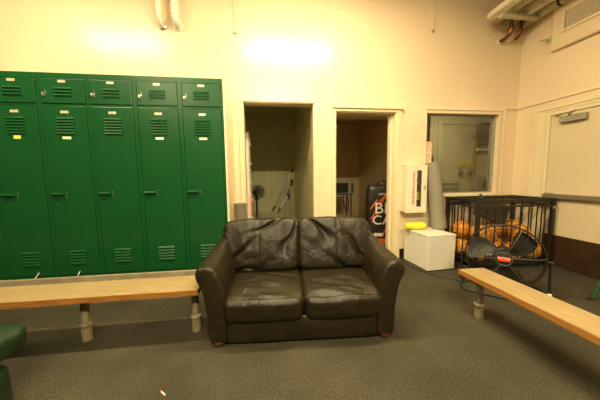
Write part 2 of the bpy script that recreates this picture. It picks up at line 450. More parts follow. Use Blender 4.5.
for i, (x, y, L_, p) in enumerate(FIX):
    fixture(x, y, L_, p, ['strip light on the ceiling above the green lockers', 'strip light on the ceiling above the sofa',
                          'strip light on the ceiling at the far end above the left bench side', 'strip light on the ceiling behind the camera'][i])
# office strip: unseen, added to lift the light behind the window
t = thing('ceiling_light', 'small strip light added out of view to brighten the room behind the window', 'light', (3.3, 0.75, 2.6))
b = B(); box(b, (-0.3, -0.06, -0.05), (0.3, 0.06, 0)); obj('housing', b, M_lampw, t)
l = bpy.data.lights.new('lamp_glow', 'AREA'); l.shape = 'RECTANGLE'; l.size = 0.58; l.size_y = 0.1; l.energy = 14; l.color = (1.0, 0.86, 0.56)
lo = bpy.data.objects.new('lamp_glow', l); link(lo, t); lo.location = (0, 0, -0.055)

t = thing('ceiling_light', 'small dim light added on the ceiling to brighten the right doorway room', 'light', (1.35, 0.40, 2.45))  # hidden above the door head, added to brighten the storeroom walls
b = B(); lathe(b, [(0.0, -0.03), (0.09, -0.03), (0.10, -0.001)], 20); obj('housing', b, M_lampw, t, smooth=40)
l = bpy.data.lights.new('lamp_glow', 'AREA'); l.shape = 'DISK'; l.size = 0.16; l.energy = 5.5; l.color = (1.0, 0.80, 0.48)
lo = bpy.data.objects.new('lamp_glow', l); link(lo, t); lo.location = (0, 0, -0.035)

# ------------------------------------------------------------------ lockers
LW, LH, LD = 0.4213, 1.985, 0.557
def louvers(bm, cx, zs, w, y):
    for z in zs:
        prism(bm, [(y, z+0.011), (y-0.011, z-0.004), (y-0.011, z-0.0065), (y, z-0.0065)], cx-w/2, cx+w/2, 'x')
def make_locker(x, label, tagmat, latch=True):
    t = thing('locker', label, 'locker', (x, -LD-0.001, 0.2), 0, 'green lockers in a row')
    b = B(); box(b, (-LW/2+0.0004, 0.012, 0), (LW/2-0.0004, LD, LH))
    box(b, (-LW/2+0.0004, 0, 0), (-LW/2+0.020, 0.012, LH)); box(b, (LW/2-0.020, 0, 0), (LW/2-0.0004, 0.012, LH))
    box(b, (-LW/2+0.02, 0, LH-0.05), (LW/2-0.02, 0.012, LH)); box(b, (-LW/2+0.02, 0, 0), (LW/2-0.02, 0.012, 0.02)); box(b, (-LW/2+0.02, 0, 1.685), (LW/2-0.02, 0.012, 1.70))
    obj('body', b, M_green, t)
    x0, x1 = -LW/2+0.024, LW/2-0.024
    # upper box door
    b = B(); box(b, (x0, -0.006, 1.705), (x1, 0.0118, LH-0.055)); up = obj('box_door', b, M_green, t, bevel=0.003)
    b = B(); louvers(b, 0.0, (1.842, 1.812, 1.782), 0.15, -0.006); obj('vent', b, M_green, up)
    b = B(); box(b, (-0.032, -0.009, 1.895), (0.032, -0.0062, 1.918)); obj('number_plate', b, M_plate, up)
    if latch:
        b = B(); box(b, (x0+0.014, -0.022, 1.772), (x0+0.030, -0.0062, 1.800)); box(b, (x0+0.034, -0.013, 1.792), (x0+0.046, -0.0062, 1.808))
        for dz in (1.778, 1.825): boxc(b, (x0+0.040, -0.008, dz), (0.008, 0.004, 0.008))
        obj('latch', b, M_silver, up, bevel=0.002)
    # tall door
    b = B(); box(b, (x0, -0.006, 0.025), (x1, 0.0118, 1.680)); lo = obj('tall_door', b, M_green, t, bevel=0.003)
    b = B(); louvers(b, 0.0, [1.565-0.0275*k for k in range(6)], 0.155, -0.006); obj('vent', b, M_green, lo)
    b = B(); louvers(b, 0.0, [0.262-0.030*k for k in range(5)], 0.155, -0.006)
    obj('vent', b, M_green, lo)
    b = B(); box(b, (-0.034, -0.009, 1.612), (0.034, -0.0062, 1.636)); obj('number_plate', b, M_plate, lo)
    if tagmat:
        b = B(); box(b, (-0.030 if tagmat is M_tagy else -0.038, -0.008, 1.370), (0.030 if tagmat is M_tagy else 0.038, -0.0062, 1.402 if tagmat is M_tagy else 1.394))
        obj('sticker', b, tagmat, lo, label='yellow sticker' if tagmat is M_tagy else 'cream sticker')
    b = B()
    prism(b, [(-0.0062, 0.822), (-0.030, 0.828), (-0.034, 0.842), (-0.026, 0.850), (-0.0062, 0.852)], x0+0.008, x0+0.115, 'x')
    h = obj('handle', b, M_green, lo, bevel=0.003)
    b = B()
    for dz in (0.812, 0.834, 0.856):
        tube(b, [(x0+0.135, -0.0062, dz), (x0+0.135, -0.010, dz)], 0.0055, 8)
    obj('rivets', b, M_silver, lo)
    return t
LX = -0.4324
lk = [(5, 'green locker cut off by the left edge, only a sliver of it in view', None),
      (4, 'first fully visible green locker from the left, with a yellow sticker under its upper vents', M_tagy),
      (3, 'second green locker from the left, cream sticker, left of the one without a sticker', M_tagw),
      (2, 'middle green locker, the only one with no sticker under its upper vents', None),
      (1, 'second green locker from the right, cream sticker, next to the end locker', M_tagw),
      (0, 'rightmost green locker of the row, beside the sofa and the beige filler', M_tagw)]
for k, lab, tm in lk:
    make_locker(LX-LW/2-k*LW, lab, tm)
b = B(); box(b, (LX+0.0006, -LD+0.002, 0.2005), (LX+0.022, -0.001, 0.2+LH)); o = obj('filler_panel', b, M_wall); tag(o, 'beige filler panel closing the end of the green locker row', 'panel')

def lace(x, z0, z1, dx, lab):
    b = B(); tube(b, bez([(x, -0.573, z0), (x+dx*0.4, -0.585, (z0+z1)/2), (x+dx, -0.590, z1)], 5), 0.0045, 6)
    o = obj('shoelace', b, M_white, smooth=60); tag(o, lab, 'shoelace')
lace(-2.268, 0.262, 0.203, -0.035, 'longer white lace end hanging below the green locker with the yellow sticker')
lace(-1.90, 0.255, 0.215, -0.015, 'shorter white lace end above the bench, further right than the longer one')

# ------------------------------------------------------------------ benches
def make_bench(label, loc, rot, length, width, top, legs):
    t = thing('bench', label, 'bench', loc, rot)
    th = 0.042
    b = B(); box(b, (-length/2, -width/2+0.004, top-th), (length/2, width/2-0.004, top)); s = obj('seat_board', b, M_wood, t, bevel=0.004)
    b = B(); box(b, (-length/2-0.003, -width/2, top-th), (length/2+0.003, -width/2+0.0035, top-0.003)); box(b, (-length/2-0.003, width/2-0.0035, top-th), (length/2+0.003, width/2, top-0.003))
    box(b, (-length/2-0.0035, -width/2+0.004, top-th), (-length/2-0.0002, width/2-0.004, top-0.003)); box(b, (length/2+0.0002, -width/2+0.004, top-th), (length/2+0.0035, width/2-0.004, top-0.003))
    obj('edge_band', b, M_woode, s)
    for lx in legs:
        b = B(); lathe(b, [(0.034, 0), (0.034, 0.105), (0.040, 0.108), (0.042, 0.122), (0.036, 0.130), (0.0265, 0.134), (0.0265, top-th-0.05)], 20, Matrix.Translation((lx, 0, 0)))
        lg = obj('leg', b, M_pipep, t, smooth=40)
        b = B(); boxc(b, (lx, 0, top-th-0.0255), (0.056, 0.075, 0.049)); obj('bracket', b, M_woodd, lg)
    return t
make_bench('long wooden bench in front of the green lockers', (-1.95, -1.35, 0), 0, 2.87, 0.285, 0.388, (-1.05, 0.60, 1.375))
make_bench('long wooden bench on the right, running past the floor fan', (1.705, -2.73, 0), PI/2+0.0, 2.60, 0.235, 0.388, (1.20, -1.15))

# ------------------------------------------------------------------ sofa
S = thing('loveseat', 'dark brown leather two-seat sofa with puffy cushions in front of the doorways', 'sofa', (0.232, -1.62, 0), math.radians(-3.5))
def arm_sections(side):
    prof0 = [(-0.676, 0.030), (-0.690, 0.25), (-0.728, 0.42), (-0.762, 0.50), (-0.760, 0.556), (-0.712, 0.583), (-0.640, 0.568), (-0.592, 0.50), (-0.566, 0.40), (-0.558, 0.25), (-0.556, 0.030), (-0.60, 0.024)]
    prof1 = [(-0.670, 0.030), (-0.676, 0.25), (-0.685, 0.43), (-0.695, 0.58), (-0.694, 0.660), (-0.655, 0.692), (-0.605, 0.675), (-0.572, 0.57), (-0.560, 0.42), (-0.555, 0.25), (-0.555, 0.030), (-0.60, 0.024)]
    secs = []
    ys = [-0.012, -0.006, 0.008, 0.03, 0.08, 0.16, 0.26, 0.36, 0.46, 0.56, 0.66, 0.74, 0.775, 0.785]
    ins = [0.80, 0.90, 0.965, 0.99] + [1]*8 + [0.97, 0.88]
    for y, s in zip(ys, ins):
        t = min(max((y-0.05)/0.6, 0), 1); t = t*t*(3-2*t)
        P = [(a[0]*(1-t)+c[0]*t, a[1]*(1-t)+c[1]*t) for a, c in zip(prof0, prof1)]
        cx = sum(p[0] for p in P)/len(P); cz = sum(p[1] for p in P)/len(P)
        if s < 1:
            P = [(cx+(p[0]-cx)*(s*0.6+0.4 if p[1] < 0.4 else s), cz+(p[1]-cz)*(0.5+0.5*s)) for p in P]
        C = cr_closed(P, 6)
        out = []
        for q in C:
            p = Vector((q.x, y, q.y))
            up = max(0.0, min(1.0, (q.y-0.30)/0.2))
            p.z -= 0.012*up*math.exp(-((y-0.06)/0.02)**2)
            w = noise.noise(Vector((q.x*9, y*7, q.y*9)))*0.006 + (0.004+0.006*(0.12 < y < 0.48))*math.sin((y*0.9+q.y*0.5+0.1*noise.noise(p*6))*55)*up*(1 if 0.1 < y < 0.7 else 0.3)
            p.x += w*(-1); p.z += w*0.6*up
            out.append(Vector((p.x*side*-0.968, p.y, p.z)))
        secs.append(out)
    return secs
for side in (-1, 1):
    b = B(); loft(b, arm_sections(side)); obj('arm', b, M_leather, S, smooth=180, subsurf=1)
# base
def bulge(q, p):
    p.y += -0.010*(1-q.x*q.x)*(1-q.z*q.z) if q.y < 0 else 0
    p += Vector((0, 0.004*noise.noise(Vector((p.x*5, p.y*5, p.z*16))), 0))
    return p
b = B(); pillow(b, (1.112, 0.76, 0.190), 26, (0.06, 0.06, 0.10), bulge); o = obj('base', b, M_leather, S, smooth=180); o.location = (0, 0.375, 0.113)
# back frame
b = B()
pillow(b, (1.22, 0.16, 0.66), 20, (0.2, 0.3, 0.25)); o = obj('back_frame', b, M_leather, S, smooth=180, subsurf=1); o.location = (0, 0.715, 0.395); o.rotation_euler = (math.radians(-7), 0, 0)

def ridge(v, k=1.0):
    n = noise.noise(v)
    return max(0.0, 1.0-abs(n)*k)
def seat_fn(side):
    def fn(q, p):
        top = max(0.0, q.z)
        p.z += 0.014*(1-q.x**2)*(1-q.y**2)*top
        # front corner puff
        if q.y < -0.4:
            f = (-q.y-0.4)/0.6
            p.y -= 0.012*(1-q.x**2)*f
            p.z -= 0.008*f*top
        # seam along the front top rim
        s = math.exp(-((q.y+0.86)/0.035)**2)*max(0, q.z)*(1 if abs(q.x) < 0.97 else 0)
        p.z -= 0.005*s
        # soft dents radiating from the middle back
        d = Vector((p.x*side*3.2+1.3, p.y*7.5+p.x*2, side*3.7))
        p.z += (noise.noise(d)*0.018 + noise.noise(d*2.4)*0.009)*top*(1-abs(q.x)**4)
        if q.y < -0.5 and abs(q.z) < 0.9:
            p.y += 0.005*noise.noise(Vector((p.x*26, p.z*9, side)))
        # lower front tuck
        if q.z < -0.3 and q.y < 0: p.y += 0.02*(-q.z-0.3)
        return p
    return fn
for side in (-1, 1):
    b = B(); pillow(b, (0.572, 0.615, 0.190), 40, (0.13, 0.20, 0.36), seat_fn(side))
    o = obj('seat_cushion', b, M_leather, S, smooth=180, subsurf=1); o.location = (side*0.2800+0.006, 0.262, 0.278); o.rotation_euler = (math.radians(2.5), 0, 0)

def back_fn(side):
    def fn(q, p):
        fr = max(0.0, -q.y)
        p.y -= 0.022*(1-q.x**2)*(1-q.z**2)*fr
        out = q.x*side            # 1 at the outer side
        # tuck the outer lower corner in behind the arm
        if out > 0:
            p.x -= side*0.075*out*max(0, -q.z*0.9+0.15)
            p.z -= 0.035*out**3*max(0, q.z)
        # roll the crown of the cushion backwards
        # crown overhang: cushion thicker low, thin top
        # gathered folds: diagonal creases from outer bottom corner and from the inner seam
        u = p.x*side; v = p.z
        a1 = math.atan2(v+0.25, u-0.36); r1 = math.hypot(v+0.25, u-0.36)
        a2 = math.atan2(v-0.30, u+0.33); r2 = math.hypot(v-0.30, u+0.33)
        w1 = math.exp(-((r1-0.22)/0.16)**2); w2 = math.exp(-((r2-0.24)/0.15)**2)
        nz = noise.noise(Vector((u*5, v*5, side*2.3)))
        f1 = -(max(0, math.sin(a1*9+nz*2.2))**6)*0.042*w1
        f2 = -(max(0, math.sin(a2*8+nz*2.0+side))**6)*0.034*w2
        s = math.exp(-((u-0.02)/0.008)**2)*0.008   # vertical middle seam
        nn = noise.noise(Vector((u*7+3, v*3+u*4, side*5.1)))*0.017 + noise.noise(Vector((u*16, v*11, side*1.1)))*0.006
        side_edge = 1-abs(q.x)**8
        p.y -= (f1+f2+nn-s)*fr*side_edge
        # wrinkles over the crown
        p.z += 0.006*noise.noise(Vector((u*14, p.y*8, side*9.0)))*max(0, q.z)
        # pleats at the outer side
        if out > 0.75: p.x += side*0.014*math.sin(v*75+p.y*40+nz*3)*(out-0.75)*4*max(0.0, 1-abs(q.z))
        return p
    return fn
for side in (-1, 1):
    b = B(); pillow(b, (0.690, 0.255, 0.475), 56, (0.17, 0.60, 0.24), back_fn(side))
    o = obj('back_cushion', b, M_leather, S, smooth=180, subsurf=1); o.location = (side*0.318-0.004, 0.545, 0.578); o.rotation_euler = (math.radians(-16), 0, 0)
for sx in (-0.600, 0.600):
    for sy in (0.025, 0.72):
        b = B(); lathe(b, [(0.022, 0), (0.030, 0.006), (0.042, 0.022), (0.042, 0.032), (0.034, 0.036)], 18, Matrix.Translation((sx, sy, 0))); obj('foot', b, M_redwood, S, smooth=50)

# ------------------------------------------------------------------ green armchair poking in at the left
A = thing('armchair', 'dark green leather armchair poking into the left edge by the bench', 'armchair', (-1.84, -2.35, 0), 0)
def lobe(bm, c, s, n=14, e=(0.3, 0.35, 0.35), amp=0.006):
    def fn(q, p):
        p = p + Vector((noise.noise(p*9+Vector(c)), noise.noise(p*8), noise.noise(p*10)))*amp
        return p + Vector(c)
    return pillow(bm, s, n, e, fn)
b = B(); lobe(b, (0, 0, 0.17), (1.14, 0.86, 0.24), 16, (0.15, 0.15, 0.2)); obj('base', b, M_greenl, A, smooth=180, subsurf=1)
b = B(); lobe(b, (0.07, 0, 0.37), (0.86, 0.48, 0.20), 16, (0.2, 0.2, 0.4), 0.008); obj('seat_cushion', b, M_greenl, A, smooth=180, subsurf=1)
for s in (1, -1):
    b = B(); lobe(b, (-0.025, s*0.345, 0.445), (1.09, 0.185, 0.42), 18, (0.18, 0.45, 0.45), 0.006); a_ = obj('arm', b, M_greenl, A, smooth=180, subsurf=1)
    b = B(); lobe(b, (0.51, s*0.345, 0.400), (0.215, 0.225, 0.135), 16, (0.55, 0.45, 0.6), 0.010); obj('arm_pad', b, M_greenl, a_, smooth=180, subsurf=1)
b = B(); lobe(b, (-0.43, 0, 0.62), (0.24, 0.80, 0.64), 18, (0.3, 0.25, 0.3), 0.01); obj('backrest', b, M_greenl, A, smooth=180, subsurf=1)
for sx in (-0.42, 0.42):
    for sy in (-0.34, 0.34):
        b = B(); lathe(b, [(0.02, 0), (0.035, 0.03), (0.035, 0.08)], 14, Matrix.Translation((sx, sy, 0))); obj('foot', b, M_redwood, A, smooth=50)

# ------------------------------------------------------------------ white cabinet, towel, foam roll
CB = thing('storage_cabinet', 'low white laminate cabinet on the floor below the wall cabinet', 'cabinet', (2.09, -0.30, 0), math.radians(4.5))
b = B(); box(b, (-0.195, -0.235, 0.012), (0.195, 0.235, 0.428)); obj('body', b, M_white, CB, bevel=0.004)
b = B(); box(b, (-0.199, -0.242, 0.4285), (0.199, 0.238, 0.448)); obj('top', b, M_white, CB, bevel=0.003)
b = B(); box(b, (-0.192, -0.241, 0.014), (0.184, -0.2355, 0.424)); obj('door', b, M_white, CB, bevel=0.003)
for sx in (-0.17, 0.17):
    for sy in (-0.21, 0.21):
        b = B(); box(b, (sx-0.015, sy-0.015, 0), (sx+0.015, sy+0.015, 0.0118)); obj('foot', b, M_blackp, CB)

b = B()
def roll(q, p):
    return p
for _ in (0,):
    segs = 28; secs = []
    for i in range(13):
        x = -0.145+0.29*i/12
        e_ = min(i, 12-i); s = (0.72, 0.93, 1.0)[min(e_, 2)]
        ring = []
        for k in range(segs):
            a = 2*PI*k/segs
            r = 0.049*s*(1+0.05*noise.noise(Vector((x*14, math.cos(a)*1.5, math.sin(a)*1.5))))
            if abs(a-1.9) < 0.15: r *= 0.90
            ring.append(Vector((x, math.cos(a)*r*1.08, math.sin(a)*r+0.050)))
        secs.append(ring)
    loft(b, secs)
o = obj('towel', b, M_yellow, smooth=60); o.location = (1.970, -0.185, 0.4478); o.rotation_euler = (0, 0, math.radians(3)); tag(o, 'rolled bright yellow towel lying on the white cabinet', 'towel')

b = B()
p0 = Vector((2.325, -0.18, 0.449)); p1 = Vector((2.24, -0.105, 1.345))
d = (p1-p0).normalized(); u, v = frame_of(d)
prof = [(0.098, 0.0), (0.098, 0.02), (0.094, 0.3), (0.088, 0.88), (0.086, 0.90), (0.070, 0.90), (0.070, 0.86), (0.0, 0.86)]
Mx = Matrix((( u.x, v.x, d.x, p0.x), (u.y, v.y, d.y, p0.y), (u.z, v.z, d.z, p0.z+0.010), (0, 0, 0, 1)))
lathe(b, prof, 32, Mx); o = obj('foam_roll', b, M_tube, smooth=50); tag(o, 'tall grey foam roll leaning on the wall beside the wall cabinet', 'roll')

# ------------------------------------------------------------------ wall-hung extinguisher cabinet
E_ = thing('extinguisher_cabinet', 'white metal wall cabinet with red upright lettering and a narrow glass slot', 'cabinet', (1.986, -0.001, 0.68), 0)
b = B(); W2, H2, DP = 0.148, 0.635, 0.16
box(b, (-W2, -DP+0.012, 0), (W2, -DP+0.03, 0.01));
for lo, hi in (((-W2, -DP+0.014, 0), (-W2+0.006, 0, H2)), ((W2-0.006, -DP+0.014, 0), (W2, 0, H2)), ((-W2, -DP+0.014, 0), (W2, 0, 0.006)), ((-W2, -DP+0.014, H2-0.006), (W2, 0, H2)), ((-W2, -0.006, 0), (W2, 0, H2))):
    box(b, lo, hi)
obj('case', b, M_whitem, E_)
sx0, sx1, sz0, sz1 = 0.005, 0.075, 0.075, 0.565
b = B()
box(b, (-W2-0.004, -DP, -0.004), (sx0, -DP+0.0135, H2+0.004)); box(b, (sx1, -DP, -0.004), (W2+0.004, -DP+0.0135, H2+0.004)); box(b, (sx0, -DP, -0.004), (sx1, -DP+0.0135, sz0)); box(b, (sx0, -DP, sz1), (sx1, -DP+0.0135, H2+0.004))
ed = obj('door', b, M_whitem, E_)
b = B(); box(b, (sx0+0.0005, -DP+0.005, sz0+0.0005), (sx1-0.0005, -DP+0.008, sz1-0.0005)); obj('glass_slot', b, M_glass, ed)
for lo, hi in (((-W2-0.002, -DP-0.004, H2-0.03), (W2+0.002, -DP-0.0003, H2-0.02)), ((-W2-0.002, -DP-0.004, 0.030), (W2+0.002, -DP-0.0003, 0.040))):
    b = B(); box(b, lo, hi); obj('door_ridge', b, M_whitem, ed)
b = text_bm('FIRE EXTINGUISHER', 0.050, 0.0008)
bmesh.ops.rotate(b, cent=(0, 0, 0), matrix=Matrix.Rotation(-PI/2, 3, 'Z'), verts=b.verts)
bmesh.ops.rotate(b, cent=(0, 0, 0), matrix=Matrix.Rotation(PI/2, 3, 'X'), verts=b.verts)
bmesh.ops.translate(b, vec=(-0.043, -DP-0.0013, 0.325), verts=b.verts); obj('lettering', b, M_red, ed, label='red upright lettering')
b = B(); boxc(b, (0.115, -DP-0.006, 0.34), (0.018, 0.011, 0.05)); tube(b, [(0.115, -DP-0.006, 0.335), (0.115, -DP-0.022, 0.335)], 0.008); obj('latch', b, M_silver, ed)
X_ = thing('fire_extinguisher', 'extinguisher with a yellow band inside the white wall cabinet', 'extinguisher', (2.032, -0.075, 0.6865), 0)
b = B(); lathe(b, [(0.045, 0), (0.05, 0.01), (0.05, 0.30), (0.035, 0.36), (0.018, 0.385), (0.018, 0.40)], 20); obj('cylinder', b, M_dgrey, X_, smooth=50)
b = B(); lathe(b, [(0.0506, 0.16), (0.0508, 0.165), (0.0508, 0.265), (0.0506, 0.27)], 20); obj('band', b, M_yellow, X_, smooth=50)
b = B(); boxc(b, (0, 0, 0.42), (0.03, 0.04, 0.038)); box(b, (-0.01, -0.05, 0.44), (0.01, 0.03, 0.452)); obj('valve', b, M_black, X_)

# sign on the window
SG = thing('sign', 'narrow white sign with red upright letters at the left of the window', 'sign', (2.248, -0.016, 1.325), 0)
b = B(); box(b, (-0.045, 0, 0), (0.045, 0.003, 0.325)); obj('board', b, M_tagw, SG)
b = B(); box(b, (-0.045, -0.0012, 0), (-0.038, -0.0002, 0.325)); box(b, (0.038, -0.0012, 0), (0.045, -0.0002, 0.325)); box(b, (-0.038, -0.0012, 0.318), (0.038, -0.0002, 0.325)); box(b, (-0.038, -0.0012, 0), (0.038, -0.0002, 0.007)); obj('border', b, M_red, SG)
b = text_bm('WORK ZONE', 0.066, 0.0006)
bmesh.ops.scale(b, vec=(0.74, 1.25, 1), verts=b.verts)
bmesh.ops.rotate(b, cent=(0, 0, 0), matrix=Matrix.Rotation(PI/2, 3, 'Z'), verts=b.verts)
bmesh.ops.rotate(b, cent=(0, 0, 0), matrix=Matrix.Rotation(PI/2, 3, 'X'), verts=b.verts)
bmesh.ops.translate(b, vec=(0, -0.0009, 0.1625), verts=b.verts); obj('lettering', b, M_red, SG)

# ------------------------------------------------------------------ ball cage
CA = math.radians(-1.0)
CG = thing('ball_cage', 'black steel ball cage with upright bars standing in the right corner', 'cage', (2.515, -0.60, 0), CA)
CW, CD, CH = 1.07, 0.565, 0.862
for px in (0.02, CW-0.02):
    for py in (0.02, CD-0.02):
        b = B(); box(b, (px-0.02, py-0.02, 0), (px+0.02, py+0.02, CH-0.0305)); obj('corner_post', b, M_black, CG)
for z0, z1 in ((CH-0.03, CH), (CH-0.085, CH-0.065), (0.05, 0.08)):
    b = B()
    box(b, (0, 0, z0), (CW, 0.022, z1)); box(b, (0, CD-0.022, z0), (CW, CD, z1)); box(b, (0, 0.022, z0), (0.022, CD-0.022, z1)); box(b, (CW-0.022, 0.022, z0), (CW, CD-0.022, z1))
    obj('rail', b, M_black, CG)
def bar_at(x, y):
    b = B(); tube(b, [(x, y, 0.08), (x, y, CH-0.065)], 0.0078, 8); obj('bar', b, M_black, CG, smooth=40)
NB = 9
for k in range(1, NB): bar_at(0.02+(CW-0.04)*k/NB, 0.011); bar_at(0.02+(CW-0.04)*k/NB, CD-0.011)
for k in range(1, 5): bar_at(0.011, 0.02+(CD-0.04)*k/5)
for k in range(1, 4): bar_at(CW-0.011, 0.02+(CD-0.04)*k/4)
b = B(); box(b, (0.0225, 0.0225, 0.055), (CW-0.0225, CD-0.0225, 0.062)); obj('floor_plate', b, M_black, CG)
b = B()
box(b, (0, 0, CH+0.0005), (CW, 0.025, CH+0.012)); box(b, (0, CD-0.025, CH+0.0005), (CW, CD, CH+0.012)); box(b, (0, 0.025, CH+0.0005), (0.025, CD-0.025, CH+0.012)); box(b, (CW-0.025, 0.025, CH+0.0005), (CW, CD-0.025, CH+0.012))
for k in range(1, 14): box(b, (CW*k/14-0.003, 0.025, CH+0.003), (CW*k/14+0.003, CD-0.025, CH+0.009))
for k in range(1, 7): box(b, (0.025, CD*k/7-0.003, CH+0.003), (CW-0.025, CD*k/7+0.003, CH+0.009))
ld = obj('lid', b, M_black, CG)
b = B(); tube(b, [(0.50, CD-0.04, CH+0.010), (0.50, CD-0.04, CH+0.024)], 0.010, 10); lathe(b, [(0.0, 0.024), (0.016, 0.026), (0.018, 0.034), (0.012, 0.042), (0.0, 0.044)], 12, Matrix.Translation((0.50, CD-0.04, CH))); obj('knob', b, M_black, ld, smooth=40)
b = B(); box(b, (CW-0.05, -0.012, CH-0.115), (CW+0.002, -0.0005, CH-0.085)); obj('hasp', b, M_steel, CG)

# basketballs
def ball_mesh():
    b = B(); R = 0.119
    bmesh.ops.create_icosphere(b, subdivisions=4, radius=R)
    return b
bm_ = ball_mesh(); bme = bpy.data.meshes.new('basketball')
for f in bm_.faces: f.smooth = True
bm_.to_mesh(bme); bm_.free(); bme.materials.append(M_orangeb)
bs = B(); R = 0.1192
tube(bs, [(R*math.cos(a), R*math.sin(a), 0) for a in [2*PI*k/40 for k in range(40)]], 0.0028, 6, closed=True)
tube(bs, [(0, R*math.cos(a), R*math.sin(a)) for a in [2*PI*k/40 for k in range(40)]], 0.0028, 6, closed=True)
for s in (1, -1):
    pts = []
    for k in range(48):
        a = 2*PI*k/48
        vx = Vector((s*(0.62+0.20*math.cos(2*a)), 0.80*math.cos(a), 0.80*math.sin(a))).normalized()*R
        pts.append(vx)
    tube(bs, pts, 0.0028, 6, closed=True)
sme = bpy.data.meshes.new('seam'); bs.to_mesh(sme); bs.free(); sme.materials.append(M_ink)
cgM = Matrix.Translation((2.52, -0.60, 0)) @ Matrix.Rotation(CA, 4, 'Z')
BL = [((0.145, 0.145, 0.181), 'orange basketball at the bottom of the cage, front left corner'),
      ((0.386, 0.145, 0.181), 'orange basketball at the bottom of the cage, second from the left at the front'),
      ((0.627, 0.145, 0.181), 'orange basketball low in the cage behind the fan hub, third from the left'),
      ((0.845, 0.145, 0.181), 'orange basketball at the bottom of the cage, front right corner'),
      ((0.145, 0.300, 0.364), 'orange basketball on the upper layer, in the left back corner of the cage'),
      ((0.185, 0.142, 0.440+0.10), 'orange basketball topmost at the left, just behind the cage corner post'),
      ((0.386, 0.240, 0.402), 'orange basketball in the middle of the upper layer, under the leaning black case'),
      ((0.627, 0.240, 0.402), 'orange basketball on the upper layer right of the middle, behind the fan grille'),
      ((0.845, 0.235, 0.403), 'orange basketball on the upper layer at the right end of the cage'),
      ((0.735, 0.165, 0.602), 'orange basketball topmost at the right, beside the leaning black case')]
BP = [(0.145, 0.145, 0.182), (0.40, 0.145, 0.182), (0.655, 0.145, 0.182), (0.91, 0.145, 0.182), (0.146, 0.42, 0.4225), (0.165, 0.148, 0.422), (0.40, 0.283, 0.383), (0.655, 0.42, 0.4225), (0.91, 0.42, 0.4225), (0.74, 0.147, 0.409)]
BK = [(0.145, 0.42, 0.182), (0.40, 0.42, 0.182), (0.655, 0.42, 0.182), (0.91, 0.42, 0.182)]
BL = [(p, q[1]) for p, q in zip(BP, BL)] + [(p, q) for p, q in zip(BK, ('orange basketball on the cage floor at the back left', 'orange basketball on the cage floor at the back, second from the left', 'orange basketball on the cage floor at the back, third from the left', 'orange basketball on the cage floor at the back right'))]
for i, (p, lab) in enumerate(BL):
    t = bpy.data.objects.new('basketball', bme); link(t); t.location = cgM @ Vector(p)
    t.rotation_euler = (random.uniform(0, 6), random.uniform(0, 6), random.uniform(0, 6))
    tag(t, lab, 'ball', 'basketballs in the cage')
    s = bpy.data.objects.new('seam', sme); link(s, t)

# black case leaning in the cage
K = thing('hard_case', 'flat black case lying tilted on the basketballs inside the cage', 'case', tuple(cgM @ Vector((0.465, 0.30, 0.690))), (math.radians(-8), math.radians(21), CA))
b = B(); boxc(b, (0, 0, 0), (0.46, 0.075, 0.26)); kb = obj('shell', b, M_case, K, bevel=0.012)
b = B(); boxc(b, (0.0, -0.0385, 0.0), (0.40, 0.003, 0.20)); obj('panel', b, M_case, kb, bevel=0.001)
b = B(); tube(b, bez([(-0.06, 0, 0.130), (-0.05, 0, 0.150), (0.05, 0, 0.150), (0.06, 0, 0.130)], 5), 0.008, 8); obj('handle', b, M_black, K, smooth=50)

# ------------------------------------------------------------------ big floor fan
F = thing('floor_fan', 'big black drum floor fan with a red badge standing before the ball cage', 'fan', (2.33, -1.13, 0), math.radians(-43))
FR, FZ = 0.312, 0.362
def ringpts(r, y, n=56, z=FZ): return [(r*math.cos(2*PI*k/n), y, z+r*math.sin(2*PI*k/n)) for k in range(n)]
def cage_disc(sgn):
    b = B()
    for r, yy in ((0.085, 0.085), (0.145, 0.084), (0.205, 0.079), (0.262, 0.069), (FR, 0.035)):
        tube(b, ringpts(r, sgn*yy), 0.0019, 5, closed=True)
    for k in range(40):
        a = 2*PI*k/40
        tw = 0.16
        tube(b, bez([(r*math.cos(a+tw*(r-0.07)*4), sgn*yy, FZ+r*math.sin(a+tw*(r-0.07)*4)) for r, yy in ((0.07, 0.085), (0.19, 0.082), (0.28, 0.066), (FR, 0.036))], 3), 0.0011, 4, caps=False)
    return b
ft = obj('front_guard', cage_disc(-1), M_black, F, smooth=60)
b = B()
for k in range(6):
    a = 2*PI*k/6+0.12
    tube(b, [(r*math.cos(a), -yy, FZ+r*math.sin(a)) for r, yy in ((0.06, 0.090), (0.19, 0.087), (0.28, 0.071), (FR, 0.038))], 0.0042, 6)
obj('guard_spokes', b, M_dgrey, ft, smooth=60)
obj('rear_guard', cage_disc(1), M_black, F, smooth=60)
b = B()
tube(b, ringpts(FR+0.003, -0.036, 64), 0.0055, 8, closed=True); tube(b, ringpts(FR+0.003, 0.036, 64), 0.0055, 8, closed=True)
n = 64
for k in range(n):
    a0, a1 = 2*PI*k/n, 2*PI*(k+1)/n
    vs = [b.verts.new((rr*math.cos(a), y, FZ+rr*math.sin(a))) for a, y, rr in ((a0, -0.036, FR), (a1, -0.036, FR), (a1, 0.036, FR), (a0, 0.036, FR))]
    b.faces.new(vs)
obj('drum_rim', b, M_black, F, smooth=60)
My = Matrix.Translation((0, 0, FZ)) @ Matrix.Rotation(PI/2, 4, 'X')
b = B(); lathe(b, [(0.0, 0.100), (0.060, 0.100), (0.066, 0.096), (0.068, 0.078), (0.0, 0.078)], 32, My); hc = obj('hub_cap', b, M_blackp, F, smooth=40)
b = B(); lathe(b, [(0.064, 0.0995), (0.067, 0.1015), (0.0705, 0.099), (0.0705, 0.094)], 32, My); obj('hub_ring', b, M_dgrey, hc, smooth=60)
b = B(); box(b, (-0.046, -0.1030, FZ-0.024), (0.046, -0.1003, FZ+0.020)); obj('badge', b, M_badge, hc, label='red-orange badge')
